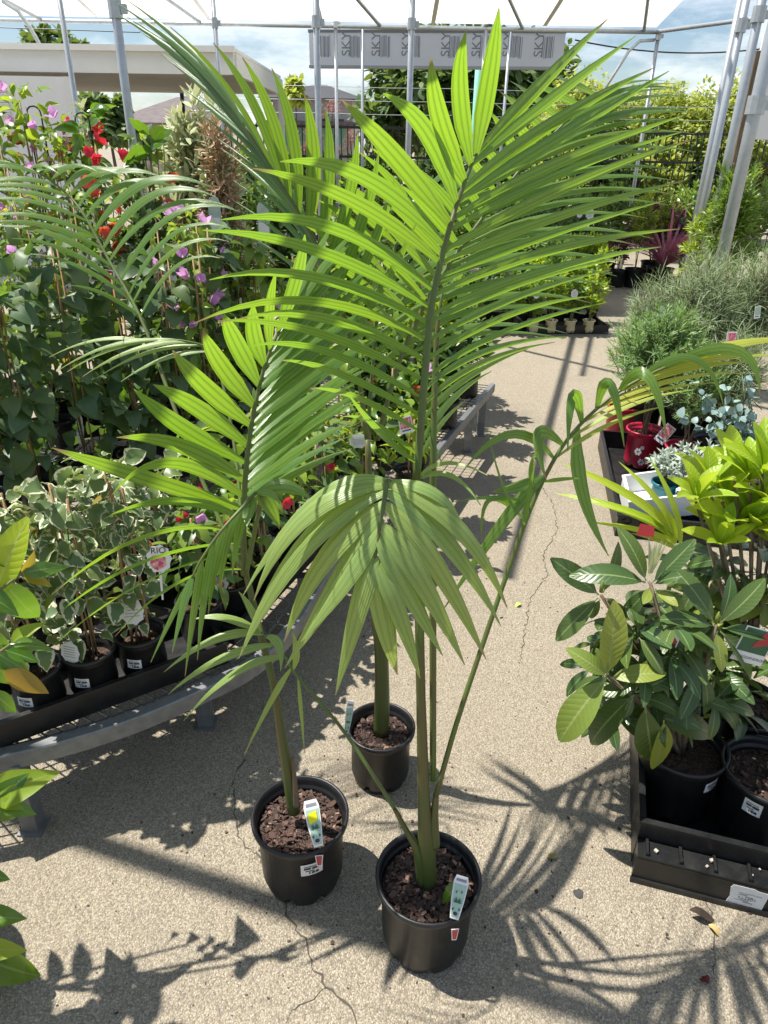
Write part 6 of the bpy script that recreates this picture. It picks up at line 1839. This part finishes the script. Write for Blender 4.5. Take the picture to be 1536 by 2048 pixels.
# further rows
gx = 'nursery shrubs in the far rows'
far = [(560, 330, 5.2, 170, 'deep', 190, 'dark green far row shrub left of the upright rear palm leaflets'), (700, 350, 5.6, 170, 'mid', 180, 'far row shrub behind the upright rear palm leaflets'), (820, 330, 6.2, 170, 'deep', 180, 'far row shrub behind the big frond base'), (930, 380, 7.2, 150, 'mid', 160, 'far row shrub right of the big frond rachis'),
       (1010, 395, 7.8, 150, 'deep', 160, 'far row shrub under the right frond leaflets'), (1090, 385, 8.4, 140, 'deep', 150, 'dark far row shrub left of the white tags'), (1175, 368, 8.8, 140, 'tree', 150, 'dark leafy shrub with white tags before the fence'), (1240, 350, 9.4, 110, 'mid', 120, 'mid green shrub close to the fence'), (1080, 440, 7.4, 170, 'mid', 170, 'feathery green shrub right of the frond'), (1180, 455, 7.7, 120, 'lime', 120, 'lime shrub left of the maroon bushes'),
       (480, 300, 5.6, 140, 'mid', 150, 'green shrub behind the dry seed heads'), (330, 330, 5.0, 160, 'deep', 170, 'dark shrub behind the cream variegated shrub')]
for i, (x_, yt, Y, wd, m_, nt_, lb) in enumerate(far):
    shrub('nursery_shrub', lb, 'shrub', x_, yt, Y, wd, .2, m_, .06, nt_, 10, 'oval', .42, .2, 260 + i, gx, 0, (.12, .22, 'pot'), up=.5, stems=8, trad=.003, taglist=(((1180, 428, 'back', .09, .12), (1160, 425, 'back', .07, .11)) if i == 6 else ()))
shrub('bright_conifer', 'bright green rounded conifer before the fence', 'shrub', 1300, 362, 9.0, 60, .3, 'lime', .05, 110, 12, 'needle', .25, .15, 280, None, 0, (.12, .22, 'pot'), up=1.0)
shrub('bright_conifer', 'second bright conifer right of the rounded one', 'shrub', 1342, 370, 9.2, 44, .3, 'lime', .05, 80, 12, 'needle', .25, .15, 281, None, 0, (.12, .22, 'pot'), up=1.0)
shrub('maroon_bush', 'maroon leaved bush behind the pink cordyline', 'bush', 1325, 398, 9.5, 150, .3, 'maroon', .06, 200, 10, 'oval', .4, .15, 282, None, 0, (.13, .24, 'pot'), up=.5)
shrub('maroon_bush', 'small dark maroon bush at the aisle side left of the cordyline', 'bush', 1252, 445, 9.0, 50, .15, 'maroon', .04, 60, 9, 'oval', .45, .1, 283, None, 0, (.1, .2, 'pot'))
shrub('maroon_bush', 'maroon bush under the paired poles', 'bush', 1400, 425, 9.3, 90, .25, 'maroon', .05, 110, 9, 'oval', .4, .14, 284, None, 0, (.12, .24, 'pot'))
grass('cordyline', 'spiky pink purple cordyline in a black pot beside the aisle', 'plant', 1328, 532, .26, .85, .1, 130, 'wine', .035, 40, None, 1.1, .45, (.13, .24, 'pot'))
grass('cordyline', 'smaller wine red cordyline right of the spiky pink one', 'plant', 1378, 524, .26, .75, .1, 100, 'wine', .035, 41, None, .8, .4, (.12, .24, 'pot'))
grass('yellow_flax', 'yellow striped strappy plant at the foot of the paired poles', 'plant', 1392, 470, .26, .85, .1, 50, 'lime', .04, 42, None, .5, .5, (.13, .24, 'pot'))
grass('flowering_spike', 'pale strappy plant between the pole feet', 'plant', 1400, 545, .26, .5, .1, 50, 'grey', .03, 43, None, .8, .4, (.12, .24, 'pot'))

# low hedge filling the foot of the fence, and green beyond it
gh = 'low hedge bushes behind the picket fence'
for i, (x_, yt, wd, m_) in enumerate(((1010, 292, 190, 'tree'), (1130, 285, 170, 'hedge'), (1230, 272, 170, 'tree'), (1330, 270, 170, 'hedge'), (1430, 275, 180, 'tree'), (1530, 270, 180, 'hedge'), (880, 275, 190, 'tree'), (750, 280, 190, 'tree'), (620, 290, 190, 'tree'), (480, 290, 190, 'tree'))):
    shrub('hedge_bush', 'low hedge bush behind the fence, %s of ten counted from the left' % (('fifth', 'sixth', 'seventh', 'eighth', 'ninth', 'tenth', 'fourth', 'third', 'second', 'first')[i]), 'bush', x_, yt, 13.6, wd, .05, m_, .13, 170, 14, 'oval', .5, .35, 400 + i, gh, 0, None, up=.3, stems=4, trad=.006, ry=.6)
gy = 'shrubs along the fence'
for i, (x_, yt, Y, wd, m_, lb) in enumerate(((1395, 350, 11.2, 130, 'mid', 'green shrub along the fence right of the bright conifers'), (1455, 360, 8.6, 130, 'deep', 'dark shrub along the fence behind the pole pair'), (1520, 350, 8.2, 130, 'mid', 'green shrub along the fence at the right edge'), (1120, 345, 10.6, 150, 'deep', 'dark shrub along the fence left of the tagged shrub'), (1010, 355, 10.4, 150, 'mid', 'green shrub along the fence behind the right frond'), (880, 345, 9.8, 170, 'deep', 'dark shrub along the fence behind the big frond'), (770, 350, 9.0, 160, 'mid', 'green shrub along the fence left of the big frond rachis'))):
    shrub('fence_shrub', lb, 'shrub', x_, yt, Y, wd, .12, m_, .07, 170, 11, 'oval', .42, .22, 420 + i, gy, 0, None, up=.5, stems=6, trad=.003)

ge = 'plants along the rail of the straight bench'
for i, (x_, yb, h, wd, m_, lb) in enumerate(((845, 868, 150, 110, 'mid', 'green plant at the near corner of the straight bench by the front palm stem'), (900, 800, 140, 110, 'deep', 'dark green plant at the middle of the straight bench rail'), (945, 745, 130, 100, 'strap', 'strappy green plant at the far end of the straight bench rail'), (800, 800, 170, 120, 'mid', 'green plant behind the front palm stem on the straight bench'), (860, 740, 170, 120, 'lime', 'lime green plant on the straight bench behind the lower frond leaflets'), (915, 695, 150, 120, 'mid', 'green plant deep on the straight bench near the aisle'), (745, 860, 170, 120, 'deep', 'dark green plant between the rear palm stem and the bench rail'))):
    c = G(x_, yb, .42)
    shrub('rail_plant', lb, 'plant', x_, yb - h, c.y, wd, .40, m_, .055, 80, 9, 'oval', .3 if m_ == 'strap' else .48, .12, 500 + i, ge, .285, (.07, .135, 'pot'), up=.45, stems=8, extra=([('lilac', .03, 4, 4, .0, 'oval', .7)] if i in (0, 3) else None))
